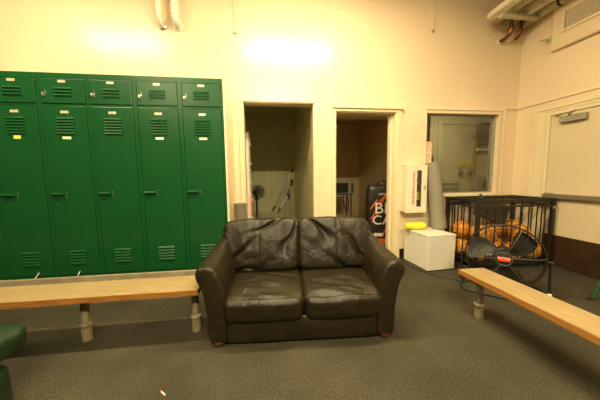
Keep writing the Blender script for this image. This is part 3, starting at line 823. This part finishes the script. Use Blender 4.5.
b = text_bm('PATTON', 0.026, 0.0005); bmesh.ops.rotate(b, cent=(0, 0, 0), matrix=Matrix.Rotation(PI/2, 3, 'X'), verts=b.verts)
bmesh.ops.translate(b, vec=(0, -0.1036, FZ+0.004), verts=b.verts); obj('badge_print', b, M_badgew, hc)
for k in range(3):
    a0 = 2*PI*k/3+0.5
    b = B(); rows = []
    for i in range(8):
        r = 0.05+0.245*i/7
        L = []
        sweep = 0.35*(i/7)
        half = 0.32+0.22*math.sin(PI*min(1, i/7*0.8+0.15))
        for j in range(7):
            s = j/6*2-1
            a = a0+sweep+s*half*(1 if i < 7 else 0.92)
            y = 0.020-0.034*s*(1-0.3*i/7)+0.008*(1-s*s)
            L.append((r*math.cos(a), y, FZ+r*math.sin(a)))
        rows.append(L)
    for off in (0, 0.003):
        V = [[b.verts.new((p[0], p[1]+off, p[2])) for p in L] for L in rows]
        for i in range(7):
            for j in range(6): b.faces.new([V[i][j], V[i][j+1], V[i+1][j+1], V[i+1][j]])
    obj('blade', b, M_blade, F, smooth=60)
b = B(); lathe(b, [(0.05, -0.02), (0.055, -0.03), (0.075, -0.05), (0.075, -0.15), (0.06, -0.17), (0.0, -0.172)], 28, My); lathe(b, [(0.055, 0.02), (0.055, -0.02)], 24, My); obj('motor', b, M_blackp, F, smooth=40)
# tube stand: floor loop and uprights
b = B()
W_ = 0.345
loop = [(-W_, 0.0, FZ), (-W_, -0.01, 0.20), (-W_, -0.02, 0.07), (-W_, -0.06, 0.022), (-W_+0.02, -0.14, 0.0125), (-W_+0.08, -0.19, 0.0125), (0, -0.20, 0.0125), (W_-0.08, -0.19, 0.0125), (W_-0.02, -0.14, 0.0125), (W_, -0.06, 0.022), (W_, -0.02, 0.07), (W_, -0.01, 0.20), (W_, 0.0, FZ)]
tube(b, bez(loop, 6), 0.0115, 10)
tube(b, bez([(-W_, -0.03, 0.05), (-W_+0.01, 0.08, 0.0125), (-W_+0.06, 0.26, 0.0125), (0, 0.28, 0.0125), (W_-0.06, 0.26, 0.0125), (W_-0.01, 0.08, 0.0125), (W_, -0.03, 0.05)], 6), 0.0115, 10)
st = obj('stand', b, M_black, F, smooth=60)
for s in (-1, 1):
    b = B(); tube(b, [(s*(FR+0.004), 0, FZ), (s*(W_+0.016), 0, FZ)], 0.010, 10); obj('pivot_knob', b, M_blackp, F, smooth=40)
b = B(); tube(b, [(W_-0.002, -0.035, 0.075), (W_+0.004, -0.062, 0.020)], 0.018, 10); obj('foot_cap', b, M_white, st, smooth=40, label='white foot cap')

# power cord
b = B(); tube(b, bez([(1.895, -0.012, 0.055), (1.86, -0.05, 0.03), (1.815, -0.22, 0.006), (1.835, -0.45, 0.006), (1.885, -0.60, 0.006), (1.97, -0.72, 0.006), (2.10, -0.84, 0.006), (2.36, -0.93, 0.006), (2.45, -0.985, 0.03)], 8), 0.006, 8)
o = obj('power_cord', b, M_black, smooth=60); tag(o, 'thin black power cord running from the wall past the white cabinet', 'cord')

# ------------------------------------------------------------------ pipes and high-level bits
def elbow_pipe(x, r, z, name, lab):
    t = thing(name, lab, 'pipe', (x, 0, z), 0)
    off = -0.095
    pts = [(0, off, ZC-z-0.001), (0, off, 0.07)] + arc((0, off+0.07, 0.07), 0.07, PI, 1.5*PI, 8, (0, 1, 0), (0, 0, 1)) + [(0, -0.001, 0)]
    b = B(); tube(b, pts, r, 18); obj('tube', b, M_pipew, t, smooth=60)
    b = B(); lathe(b, [(r+0.002, 0.002), (r+0.014, 0.002), (r+0.016, 0.012), (r+0.004, 0.02)], 20, Matrix.Rotation(PI/2, 4, 'X')); obj('collar', b, M_silver if r < 0.04 else M_pipew, t, smooth=50)
    b = B(); tube(b, [(0.0, off, 0.072), (0.0, off, 0.095)], r+0.006, 18); obj('joint', b, M_pipew, t, smooth=50)
elbow_pipe(-1.175, 0.029, 2.955, 'wall_pipe', 'thinner white pipe elbowing into the wall above the lockers, left of its thicker neighbour')
elbow_pipe(-1.00, 0.043, 2.965, 'wall_pipe', 'thicker white pipe elbowing into the wall above the lockers')
t = thing('conduit', 'thin cream conduit with a small end box high on the wall above the left doorway', 'conduit', (-0.345, 0, 2.94))
b = B(); tube(b, [(0, -0.014, 0.03), (0, -0.014, ZC-2.941)], 0.010, 10); obj('tube', b, M_trim, t, smooth=50)
b = B(); lathe(b, [(0.0, 0.03), (0.022, 0.03), (0.026, 0.001)], 16, Matrix.Translation((0, 0, 0)) @ Matrix.Rotation(PI/2, 4, 'X')); e1 = obj('end_box', b, M_trim, t, smooth=40)
b = B(); lathe(b, [(0.0, 0.034), (0.008, 0.033), (0.008, 0.0301)], 10, Matrix.Rotation(PI/2, 4, 'X')); obj('screw', b, M_copper, e1)
t = thing('pull_cord', 'thin hanging cord with a small ball end high on the wall above the window', 'cord', (2.24, 0, 3.10))
b = B(); tube(b, [(0, -0.02, 0.01), (0, -0.02, ZC-3.101)], 0.007, 8); obj('cord', b, M_trim, t, smooth=50)
b = B(); bmesh.ops.create_uvsphere(b, u_segments=14, v_segments=8, radius=0.019, matrix=Matrix.Translation((0, -0.02, 0))); obj('ball_end', b, M_silver, t, smooth=180)

# pipe cluster in the upper right corner
def strap(bm, y, x, z, r): tube(bm, [(x+r*math.cos(a), y, z+r*math.sin(a)) for a in [2*PI*k/24 for k in range(24)]], 0.008, 6, closed=True)
t = thing('ceiling_pipe', 'white pipe with a rounded end running out from the upper right corner', 'pipe', (2.93, -0.2, 3.245))
b = B(); tube(b, bez([(0.03, 0.05, 0), (0.0, -0.02, 0.0), (0.0, -0.3, 0.005), (0.0, -1.0, 0.01), (0.0, -2.4, 0.02)], 5), 0.038, 16); obj('tube', b, M_pipew, t, smooth=60)
b = B(); bmesh.ops.create_uvsphere(b, u_segments=16, v_segments=10, radius=0.044, matrix=Matrix.Translation((0.015, 0.03, 0))); obj('end_elbow', b, M_pipew, t, smooth=180)
t = thing('ceiling_pipe', 'pale covered crosswise pipe under the ceiling in the upper right corner', 'pipe', (2.99, -0.28, 3.185))
b = B(); tube(b, [(0, 0, 0), (0.52, 0, 0.0)], 0.033, 18); obj('tube', b, M_pipec, t, smooth=50)
b = B(); tube(b, [(0.0, 0, 0), (0.0, -0.01, 0)], 0.01, 8); tube(b, [(-0.012, 0, 0), (0.03, 0, 0)], 0.038, 18); obj('end_cap', b, M_pipec, t, smooth=40)
for i, (x, z, r, lab) in enumerate(((3.16, 3.30, 0.062, 'fat pale pipe along the ceiling, left of the pair by the right wall'), (3.34, 3.28, 0.045, 'middle pale pipe along the ceiling near the right wall'), (3.53, 3.23, 0.050, 'pale pipe with a dark clamp running tight along the right wall'))):
    t = thing('ceiling_pipe', lab, 'pipe', (x, -0.30, z))
    b = B(); tube(b, [(0, 0.299, 0), (0, -2.6, 0)], r, 18); obj('tube', b, M_pipec, t, smooth=50)
    b = B(); tube(b, [(0, -0.10-0.06*i, 0), (0, -0.125-0.06*i, 0)], r+0.006, 18); obj('clamp', b, M_black if i == 2 else M_pipec, t, smooth=40)
def copper(x, y, ztop, z, wx, lab, fit):
    t = thing('copper_pipe', lab, 'pipe', (x, y, z))
    pts = [(0, 0, ztop-z), (0, 0, 0.10)] + bez([(0, 0, 0.10), (wx*0.12, -y*0.12, 0.035), (wx*0.5, -y*0.5, 0.0), (wx, -y-0.001, -0.005)], 6)[1:]
    b = B(); tube(b, pts, 0.024 if fit else 0.019, 14); obj('tube', b, M_copper, t, smooth=60)
    if fit:
        b = B(); tube(b, [(wx, -y-0.022, -0.005), (wx, -y-0.001, -0.005)], 0.036, 16); obj('collar', b, M_pipew, t, smooth=40)
    else:
        b = B(); tube(b, [(wx*0.6, -y*0.6, 0.0), (wx*0.95, -y*0.95, -0.004)], 0.028, 12); obj('fitting', b, M_brass, t, smooth=40)
copper(3.28, -0.15, 3.30, 3.025, -0.025, 'copper pipe bending into the back wall at a white collar', True)
copper(3.46, -0.12, 3.30, 3.045, 0.0, 'thinner copper pipe dropping to a yellow fitting', False)

# grille panel on the right wall
t = thing('air_grille', 'beige wall panel with a slatted air grille high on the right wall', 'grille', (XR, -1.5, 2.70))
b = B(); box(b, (-0.055, -1.5, 0), (-0.001, 1.085, 0.62)); obj('panel', b, M_wall, t, bevel=0.02)
gy0, gy1, gz0, gz1 = -0.6, 0.935, 0.20, 0.40
b = B(); box(b, (-0.068, gy0-0.03, gz0-0.03), (-0.0555, gy1+0.03, gz0)); box(b, (-0.068, gy0-0.03, gz1), (-0.0555, gy1+0.03, gz1+0.03)); box(b, (-0.068, gy0-0.03, gz0), (-0.0555, gy0, gz1)); box(b, (-0.068, gy1, gz0), (-0.0555, gy1+0.03, gz1))
g_ = obj('grille_frame', b, M_trim, t)
b = B(); box(b, (-0.0575, gy0, gz0), (-0.0556, gy1, gz1)); obj('grille_backing', b, M_dgrey, g_)
b = B()
k = gy0+0.012
while k < gy1-0.005:
    box(b, (-0.066, k-0.003, gz0), (-0.0577, k+0.003, gz1)); k += 0.0145
obj('slats', b, M_trim, g_)
t = thing('wall_bracket', 'small cream hooked bracket left of the air grille panel', 'bracket', (XR, -0.36, 2.88))
b = B(); tube(b, bez([(-0.001, 0, 0), (-0.06, 0.0, 0.0), (-0.12, 0.0, -0.012), (-0.14, 0.0, -0.03)], 5), 0.010, 8); obj('hook', b, M_pipec, t, smooth=50)
b = B(); boxc(b, (-0.006, 0, 0), (0.011, 0.05, 0.07)); obj('base_plate', b, M_pipec, t)

# ------------------------------------------------------------------ waste bin between lockers and sofa
t = thing('waste_bin', 'tall grey waste bin squeezed between the lockers and the sofa', 'bin', (-0.328, -0.24, 0))
b = B(); lathe(b, [(0.0, 0.003), (0.062, 0.003), (0.072, 0.86), (0.076, 0.868), (0.068, 0.868), (0.058, 0.03), (0.0, 0.03)], 28); obj('body', b, M_tube, t, smooth=40)
b = B(); tube(b, [(0.074*math.cos(a), 0.074*math.sin(a), 0.866) for a in [2*PI*k/28 for k in range(28)]], 0.005, 6, closed=True); obj('rim', b, M_tube, t, smooth=60)

# ------------------------------------------------------------------ left closet contents
t = thing('ladder', 'white folding ladder standing edge-on inside the left doorway', 'ladder', (-0.277, 0.62, 0))
for s in (-1, 1):
    b = B(); box(b, (-0.02, s*0.17-0.02, 0), (0.02, s*0.17+0.02, 1.82)); obj('rail', b, M_whitem, t)
for k in range(6):
    b = B(); box(b, (-0.035, -0.1495, 0.25+k*0.28), (0.045, 0.1495, 0.275+k*0.28)); obj('tread', b, M_whitem, t)
b = B(); box(b, (0.0205, -0.19, 1.30), (0.035, -0.15, 1.82)); box(b, (0.0205, -0.19, 0.95), (0.035, -0.15, 1.27)); obj('side_plate', b, M_grey, t)
b = B(); box(b, (0.0205, -0.19, 0.02), (0.033, -0.155, 0.90)); obj('stripe', b, M_orange, t)

t = thing('pedestal_fan', 'small dark round fan on a post inside the left doorway', 'fan', (-0.19, 1.08, 0), math.radians(48))
b = B(); lathe(b, [(0.0, 0), (0.13, 0), (0.13, 0.012), (0.03, 0.03), (0.018, 0.05), (0.018, 0.80)], 24); obj('post', b, M_blackp, t, smooth=40)
Mf = Matrix.Translation((0, -0.05, 0.93)) @ Matrix.Rotation(math.radians(78), 4, 'X')
b = B()
for r, z in ((0.12, 0.0), (0.115, 0.03), (0.09, 0.045), (0.06, 0.05), (0.03, 0.05), (0.11, -0.03)):
    pts = [Mf @ Vector((r*math.cos(a), r*math.sin(a), z)) for a in [2*PI*k/28 for k in range(28)]]
    tube(b, pts, 0.003, 5, closed=True)
for k in range(20):
    a = 2*PI*k/20
    tube(b, [Mf @ Vector((r*math.cos(a), r*math.sin(a), z)) for r, z in ((0.02, 0.05), (0.09, 0.045), (0.115, 0.03), (0.12, 0.0), (0.11, -0.03), (0.05, -0.05))], 0.0022, 4)
obj('guard', b, M_black, t, smooth=60)
b = B()
for k in range(4):
    a = PI/2*k
    c, s = math.cos(a), math.sin(a); c2, s2 = math.cos(a+1.35), math.sin(a+1.35)
    vs = [Mf @ Vector(p) for p in ((0.02*c, 0.02*s, 0.012), (0.11*c, 0.11*s, 0.018), (0.11*c2, 0.11*s2, -0.012), (0.02*c2, 0.02*s2, -0.006))]
    V0 = [b.verts.new(p) for p in vs]; V1 = [b.verts.new(p+Vector((0, 0.004, 0))) for p in vs]
    b.faces.new(V0); b.faces.new(V1[::-1])
    for i in range(4): b.faces.new([V0[i], V0[(i+1) % 4], V1[(i+1) % 4], V1[i]])
obj('blades', b, M_blade, t)
b = B(); lathe(b, [(0.0, -0.12), (0.04, -0.115), (0.05, -0.05), (0.04, 0.0), (0.0, 0.0)], 20, Mf); boxc(b, (0, -0.0, 0.83), (0.04, 0.05, 0.08)); obj('motor', b, M_blackp, t, smooth=40)

def pole(name, a, c, lab, r=0.010, knobs=(0.35, 0.62)):
    a, c = Vector(a), Vector(c)
    t = thing(name, lab, 'pole', a)
    b = B(); tube(b, [(0, 0, 0), c-a], r, 10); obj('tube', b, M_steel, t, smooth=50)
    for k in knobs:
        b = B(); q = (c-a)*k; dd = (c-a).normalized(); tube(b, [q-dd*0.05, q+dd*0.05], r+0.008, 10); obj('clamp', b, M_blackp, t, smooth=50)
    b = B(); dd = (c-a).normalized(); tube(b, [c-a-dd*0.12, c-a], r+0.012, 10); obj('head', b, M_blackp, t, smooth=50)
pole('light_stand', (-0.18, 1.45, 0), (0.52, 1.62, 1.37), 'long silver pole leaning to the right in the left doorway, leftmost of the three', 0.013, (0.42,))
pole('light_stand', (-0.12, 1.22, 0), (0.42, 1.40, 0.93), 'slanted silver pole between the two other poles in the left doorway', 0.012, (0.6,))
pole('light_stand', (0.23, 1.22, 0), (0.455, 1.27, 1.13), 'nearly upright silver pole with black clamps, rightmost in the left doorway', 0.013, (0.35, 0.72))
o = B(); boxc(o, (0, 0, 0), (0.06, 0.16, 0.13)); o = obj('junction_box', o, M_closet, bevel=0.006); o.location = (0.6295, 2.1, 2.19); tag(o, 'small beige box high on the right wall of the left closet', 'box')

# ------------------------------------------------------------------ right storeroom contents
t = thing('metal_cart', 'black metal stand under the microwave inside the right doorway', 'cart', (1.47, 1.62, 0))
for sx in (-0.17, 0.17):
    for sy in (-0.14, 0.14):
        b = B(); tube(b, [(sx, sy, 0), (sx, sy, 0.81)], 0.012, 8); obj('leg', b, M_black, t, smooth=40)
b = B(); box(b, (-0.19, -0.16, 0.8105), (0.19, 0.16, 0.83)); obj('top', b, M_black, t)
b = B(); box(b, (-0.18, -0.15, 0.30), (0.18, 0.15, 0.315)); obj('shelf', b, M_black, t)
b = B(); tube(b, bez([(0.0, -0.16, 0.80), (0.02, -0.18, 0.6), (0.09, -0.18, 0.5), (0.10, -0.17, 0.7), (0.08, -0.165, 0.80)], 6), 0.010, 8); obj('hose', b, M_black, t, smooth=50)
t = thing('microwave', 'small grey microwave with a dark front inside the right doorway', 'microwave', (1.50, 1.60, 0.8305))
b = B(); box(b, (-0.19, -0.14, 0), (0.19, 0.15, 0.235)); obj('case', b, M_grey, t, bevel=0.012)
b = B(); box(b, (-0.18, -0.146, 0.02), (0.07, -0.1405, 0.215)); obj('door', b, M_black, t)
b = B(); box(b, (0.135, -0.146, 0.02), (0.18, -0.1405, 0.215)); obj('control_panel', b, M_dgrey, t)

t = thing('gear_bag', 'black upright gear bag with orange stripes and white letters in the right doorway', 'bag', (1.90, 0.80, 0), math.radians(-14))
def bagfn(q, p):
    p += Vector((noise.noise(p*6), noise.noise(p*6+Vector((5, 0, 0))), noise.noise(p*5)))*0.008
    return p
b = B(); pillow(b, (0.42, 0.30, 1.02), 20, (0.25, 0.35, 0.18), bagfn); o = obj('body', b, M_blackp, t, smooth=180, subsurf=1); o.location = (0, 0, 0.512)
b = B(); tube(b, bez([(-0.05, -0.05, 1.00), (-0.02, -0.08, 1.07), (0.08, -0.08, 1.085), (0.12, -0.05, 1.00)], 6), 0.012, 8); obj('handle', b, M_black, t, smooth=60)
def decal(s, size, x, z, m, rotd=0, nm='lettering'):
    b = text_bm(s, size, 0.002)
    bmesh.ops.scale(b, vec=(1.05, 1, 1), verts=b.verts)
    bmesh.ops.rotate(b, cent=(0, 0, 0), matrix=Matrix.Rotation(math.radians(rotd), 3, 'Z'), verts=b.verts)
    bmesh.ops.rotate(b, cent=(0, 0, 0), matrix=Matrix.Rotation(PI/2, 3, 'X'), verts=b.verts)
    bmesh.ops.translate(b, vec=(x, -0.158, z), verts=b.verts); obj(nm, b, m, t)
decal('BE', 0.26, 0.045, 0.63, M_bagw); decal('CA', 0.22, 0.03, 0.43, M_bagw); decal('HPX', 0.06, 0.03, 0.87, M_bagw)
b = B(); box(b, (-0.10, -0.1585, 0.16), (0.05, -0.155, 0.215)); obj('label_strip', b, M_bagw, t)
b = B()
for (xa, za, xb, zb) in ((-0.15, 0.45, 0.10, 0.86), (-0.13, 0.40, -0.04, 0.55), (-0.02, 0.74, 0.14, 0.93), (-0.16, 0.62, -0.05, 0.78), (0.03, 0.16, 0.12, 0.33), (0.06, 0.55, 0.17, 0.72)):
    d = Vector((xb-xa, 0, zb-za)).normalized(); nrm = Vector((d.z, 0, -d.x))*0.009
    vs = []
    for y in (-0.156, -0.153):
        for q in ((xa, za, 1), (xb, zb, 1), (xb, zb, -1), (xa, za, -1)):
            vs.append(b.verts.new(Vector((q[0], y, q[1]))+nrm*q[2]))
    for f in ((0, 1, 2, 3), (7, 6, 5, 4), (0, 4, 5, 1), (1, 5, 6, 2), (2, 6, 7, 3), (3, 7, 4, 0)): b.faces.new([vs[i] for i in f])
obj('stripe', b, M_orange, t)
b = B(); box(b, (-0.02, -0.150, 0.03), (0.10, -0.142, 0.12)); obj('pocket_patch', b, M_orange, t)

# ------------------------------------------------------------------ room behind the window
YB = 1.619
b = B(); box(b, (3.15, 1.10, 0), (5.2, YB, 0.80)); tag(obj('counter', b, M_closet, bevel=0.006), 'pale counter along the far wall of the room behind the window', 'counter')
b = B(); box(b, (4.36, YB-0.05, 0.8005), (4.42, YB-0.001, 2.05)); tag(obj('wood_post', b, M_oak), 'upright brown wooden post in the room behind the window', 'post')
b = B(); box(b, (3.55, YB-0.03, 0.801), (3.62, YB-0.001, 2.30)); box(b, (3.62, YB-0.03, 2.235), (4.9, YB-0.001, 2.30)); struct('trim_5', b, M_closet)
t = thing('wall_shelf', 'dark open shelf box on the wall behind the window', 'shelf', (4.58, YB-0.001, 1.80))
b = B(); box(b, (-0.15, -0.14, 0), (0.15, -0.12, 0.02)); box(b, (-0.15, -0.02, 0), (0.15, 0, 0.46)); box(b, (-0.15, -0.14, 0.44), (0.15, -0.02, 0.46)); box(b, (-0.15, -0.14, 0), (-0.13, -0.02, 0.44)); box(b, (0.13, -0.14, 0), (0.15, -0.02, 0.44)); box(b, (-0.13, -0.12, 0), (0.13, -0.02, 0.02)); obj('case', b, M_cab, t)
b = B(); box(b, (-0.13, -0.13, 0.21), (0.13, -0.0205, 0.225)); obj('shelf_board', b, M_cab, t)
t = thing('lamp_bar', 'short white bar below the dark shelf behind the window', 'bar', (4.57, YB-0.001, 1.70))
b = B(); tube(b, [(-0.15, -0.06, 0), (0.15, -0.06, 0)], 0.03, 14); obj('tube', b, M_whitem, t, smooth=40)
b = B(); box(b, (-0.10, -0.045, -0.02), (-0.06, 0, 0.02)); box(b, (0.06, -0.045, -0.02), (0.10, 0, 0.02)); obj('bracket', b, M_grey, t)
b = B(); box(b, (4.80, YB-0.03, 0.801), (5.15, YB-0.001, 2.2)); tag(obj('white_board', b, M_white), 'tall white board on the far wall at the right of the window', 'board')
b = B(); box(b, (4.04, YB-0.012, 1.375), (4.345, YB-0.001, 1.445)); tag(obj('yellow_sign', b, mat('yellow_sign_paint', (0.75, 0.60, 0.03), 0.5)), 'yellow strip sign on the wall above two grey dispensers behind the window', 'sign')
for x, lab in ((4.08, 'grey wall dispenser under the yellow strip, left one'), (4.29, 'grey wall dispenser under the yellow strip, right one by the wooden post')):
    t = thing('dispenser', lab, 'dispenser', (x, YB-0.001, 1.20), 0, 'grey dispensers')
    b = B(); prism(b, [(0, 0), (0, 0.15), (-0.07, 0.15), (-0.09, 0.05), (-0.06, 0)], -0.035, 0.035, 'x'); obj('case', b, M_grey, t, bevel=0.006)
    b = B(); box(b, (-0.015, -0.075, -0.012), (0.015, -0.05, -0.0005)); obj('nozzle', b, M_dgrey, t)
t = thing('box_fan', 'square grey box with a dark round grille on the counter behind the window', 'fan', (4.50, 1.40, 0.8005), math.radians(-10))
b = B(); box(b, (-0.19, -0.06, 0), (0.19, 0.10, 0.34)); obj('case', b, M_grey, t, bevel=0.015)
b = B(); lathe(b, [(0.0, 0.066), (0.085, 0.066), (0.095, 0.0605)], 28, Matrix.Translation((0, 0, 0.165)) @ Matrix.Rotation(PI/2, 4, 'X')); obj('round_grille', b, M_dgrey, t, smooth=40)
t = thing('storage_tub', 'grey tub on the counter at the lower left behind the window', 'tub', (3.62, 1.38, 0.8005))
b = B(); prism(b, [(-0.17, 0.0), (0.17, 0.0), (0.19, 0.20), (-0.19, 0.20)], -0.13, 0.13, 'y'); obj('body', b, M_grey, t, bevel=0.01)
b = B(); box(b, (-0.20, -0.14, 0.2005), (0.20, 0.14, 0.222)); obj('rim', b, M_grey, t, bevel=0.005)
t = thing('phone_box', 'dark wall box at the left side of the room behind the window', 'box', (3.37, YB-0.001, 1.15))
b = B(); box(b, (-0.06, -0.07, 0), (0.06, 0, 0.42)); obj('case', b, M_dgrey, t, bevel=0.01)
b = B(); boxc(b, (0.02, -0.073, 0.20), (0.02, 0.005, 0.03)); obj('button', b, M_white, t)

# ------------------------------------------------------------------ right edge: green stand
t = thing('folding_stand', 'green metal stand with a splayed leg at the right edge near the kick plate', 'stand', (3.24, -1.46, 0))
for a, c in (((-0.235, 0.05, 0.0), (-0.03, 0.0, 0.62)), ((0.16, 0.06, 0.0), (0.02, 0.0, 0.62)), ((-0.02, -0.22, 0.0), (0, -0.02, 0.62))):
    b = B(); tube(b, [a, c], 0.013, 8); obj('leg', b, M_greenm, t, smooth=40)
b = B(); tube(b, [(-0.20, 0.042, 0.105), (0.135, 0.05, 0.105)], 0.016, 8); obj('brace', b, M_greenm, t, smooth=40)
b = B(); box(b, (-0.07, -0.05, 0.6), (0.07, 0.05, 0.64)); obj('head', b, M_greenm, t, bevel=0.006)
b = B(); box(b, (-0.275, 0.037, 0), (-0.215, 0.063, 0.012)); obj('foot', b, M_black, t)

# scrap on the carpet
t = thing('paper_scrap', 'tiny white paper scrap with an orange end on the carpet in front', 'scrap', (-0.60, -1.93, 0.0), math.radians(138))
b = B(); tube(b, [(-0.022, 0, 0.0045), (0.012, 0, 0.0045)], 0.0042, 8); obj('roll', b, M_white, t, smooth=40)
b = B(); tube(b, [(0.0122, 0, 0.0045), (0.024, 0, 0.0045)], 0.0043, 8); obj('tip', b, M_orange, t, smooth=40)

# ------------------------------------------------------------------ camera
cam = bpy.data.cameras.new('camera'); cam.sensor_width = 36; cam.lens = 250.0*36/600; cam.clip_start = 0.02
co = bpy.data.objects.new('camera', cam); link(co)
yaw, pitch, roll_ = 0.1287, -0.0948, -0.012
fwd = Vector((math.sin(yaw)*math.cos(pitch), math.cos(yaw)*math.cos(pitch), math.sin(pitch)))
r0 = Vector((math.cos(yaw), -math.sin(yaw), 0)); u0 = r0.cross(fwd)
c_, s_ = math.cos(roll_), math.sin(roll_)
# image axes: (a,b) = (c*r - s*(-u), s*r + c*(-u))  ->  right axis and up axis of the camera
right = r0*c_ + u0*s_
up = u0*c_ - r0*s_
Mc = Matrix((( right.x, up.x, -fwd.x, 0), (right.y, up.y, -fwd.y, -3.2918), (right.z, up.z, -fwd.z, 1.1865), (0, 0, 0, 1)))
co.matrix_world = Mc
SC.camera = co

w = bpy.data.worlds.new('world'); SC.world = w; w.use_nodes = True
w.node_tree.nodes['Background'].inputs[0].default_value = (1.0, 0.8, 0.5, 1); w.node_tree.nodes['Background'].inputs[1].default_value = 0.0
vs = SC.view_settings
vs.view_transform = 'Standard'; vs.look = 'None'; vs.gamma = 1.0; vs.exposure = 0.0; vs.use_curve_mapping = False
SC.cycles.use_denoising = True
SC.cycles.max_bounces = 8
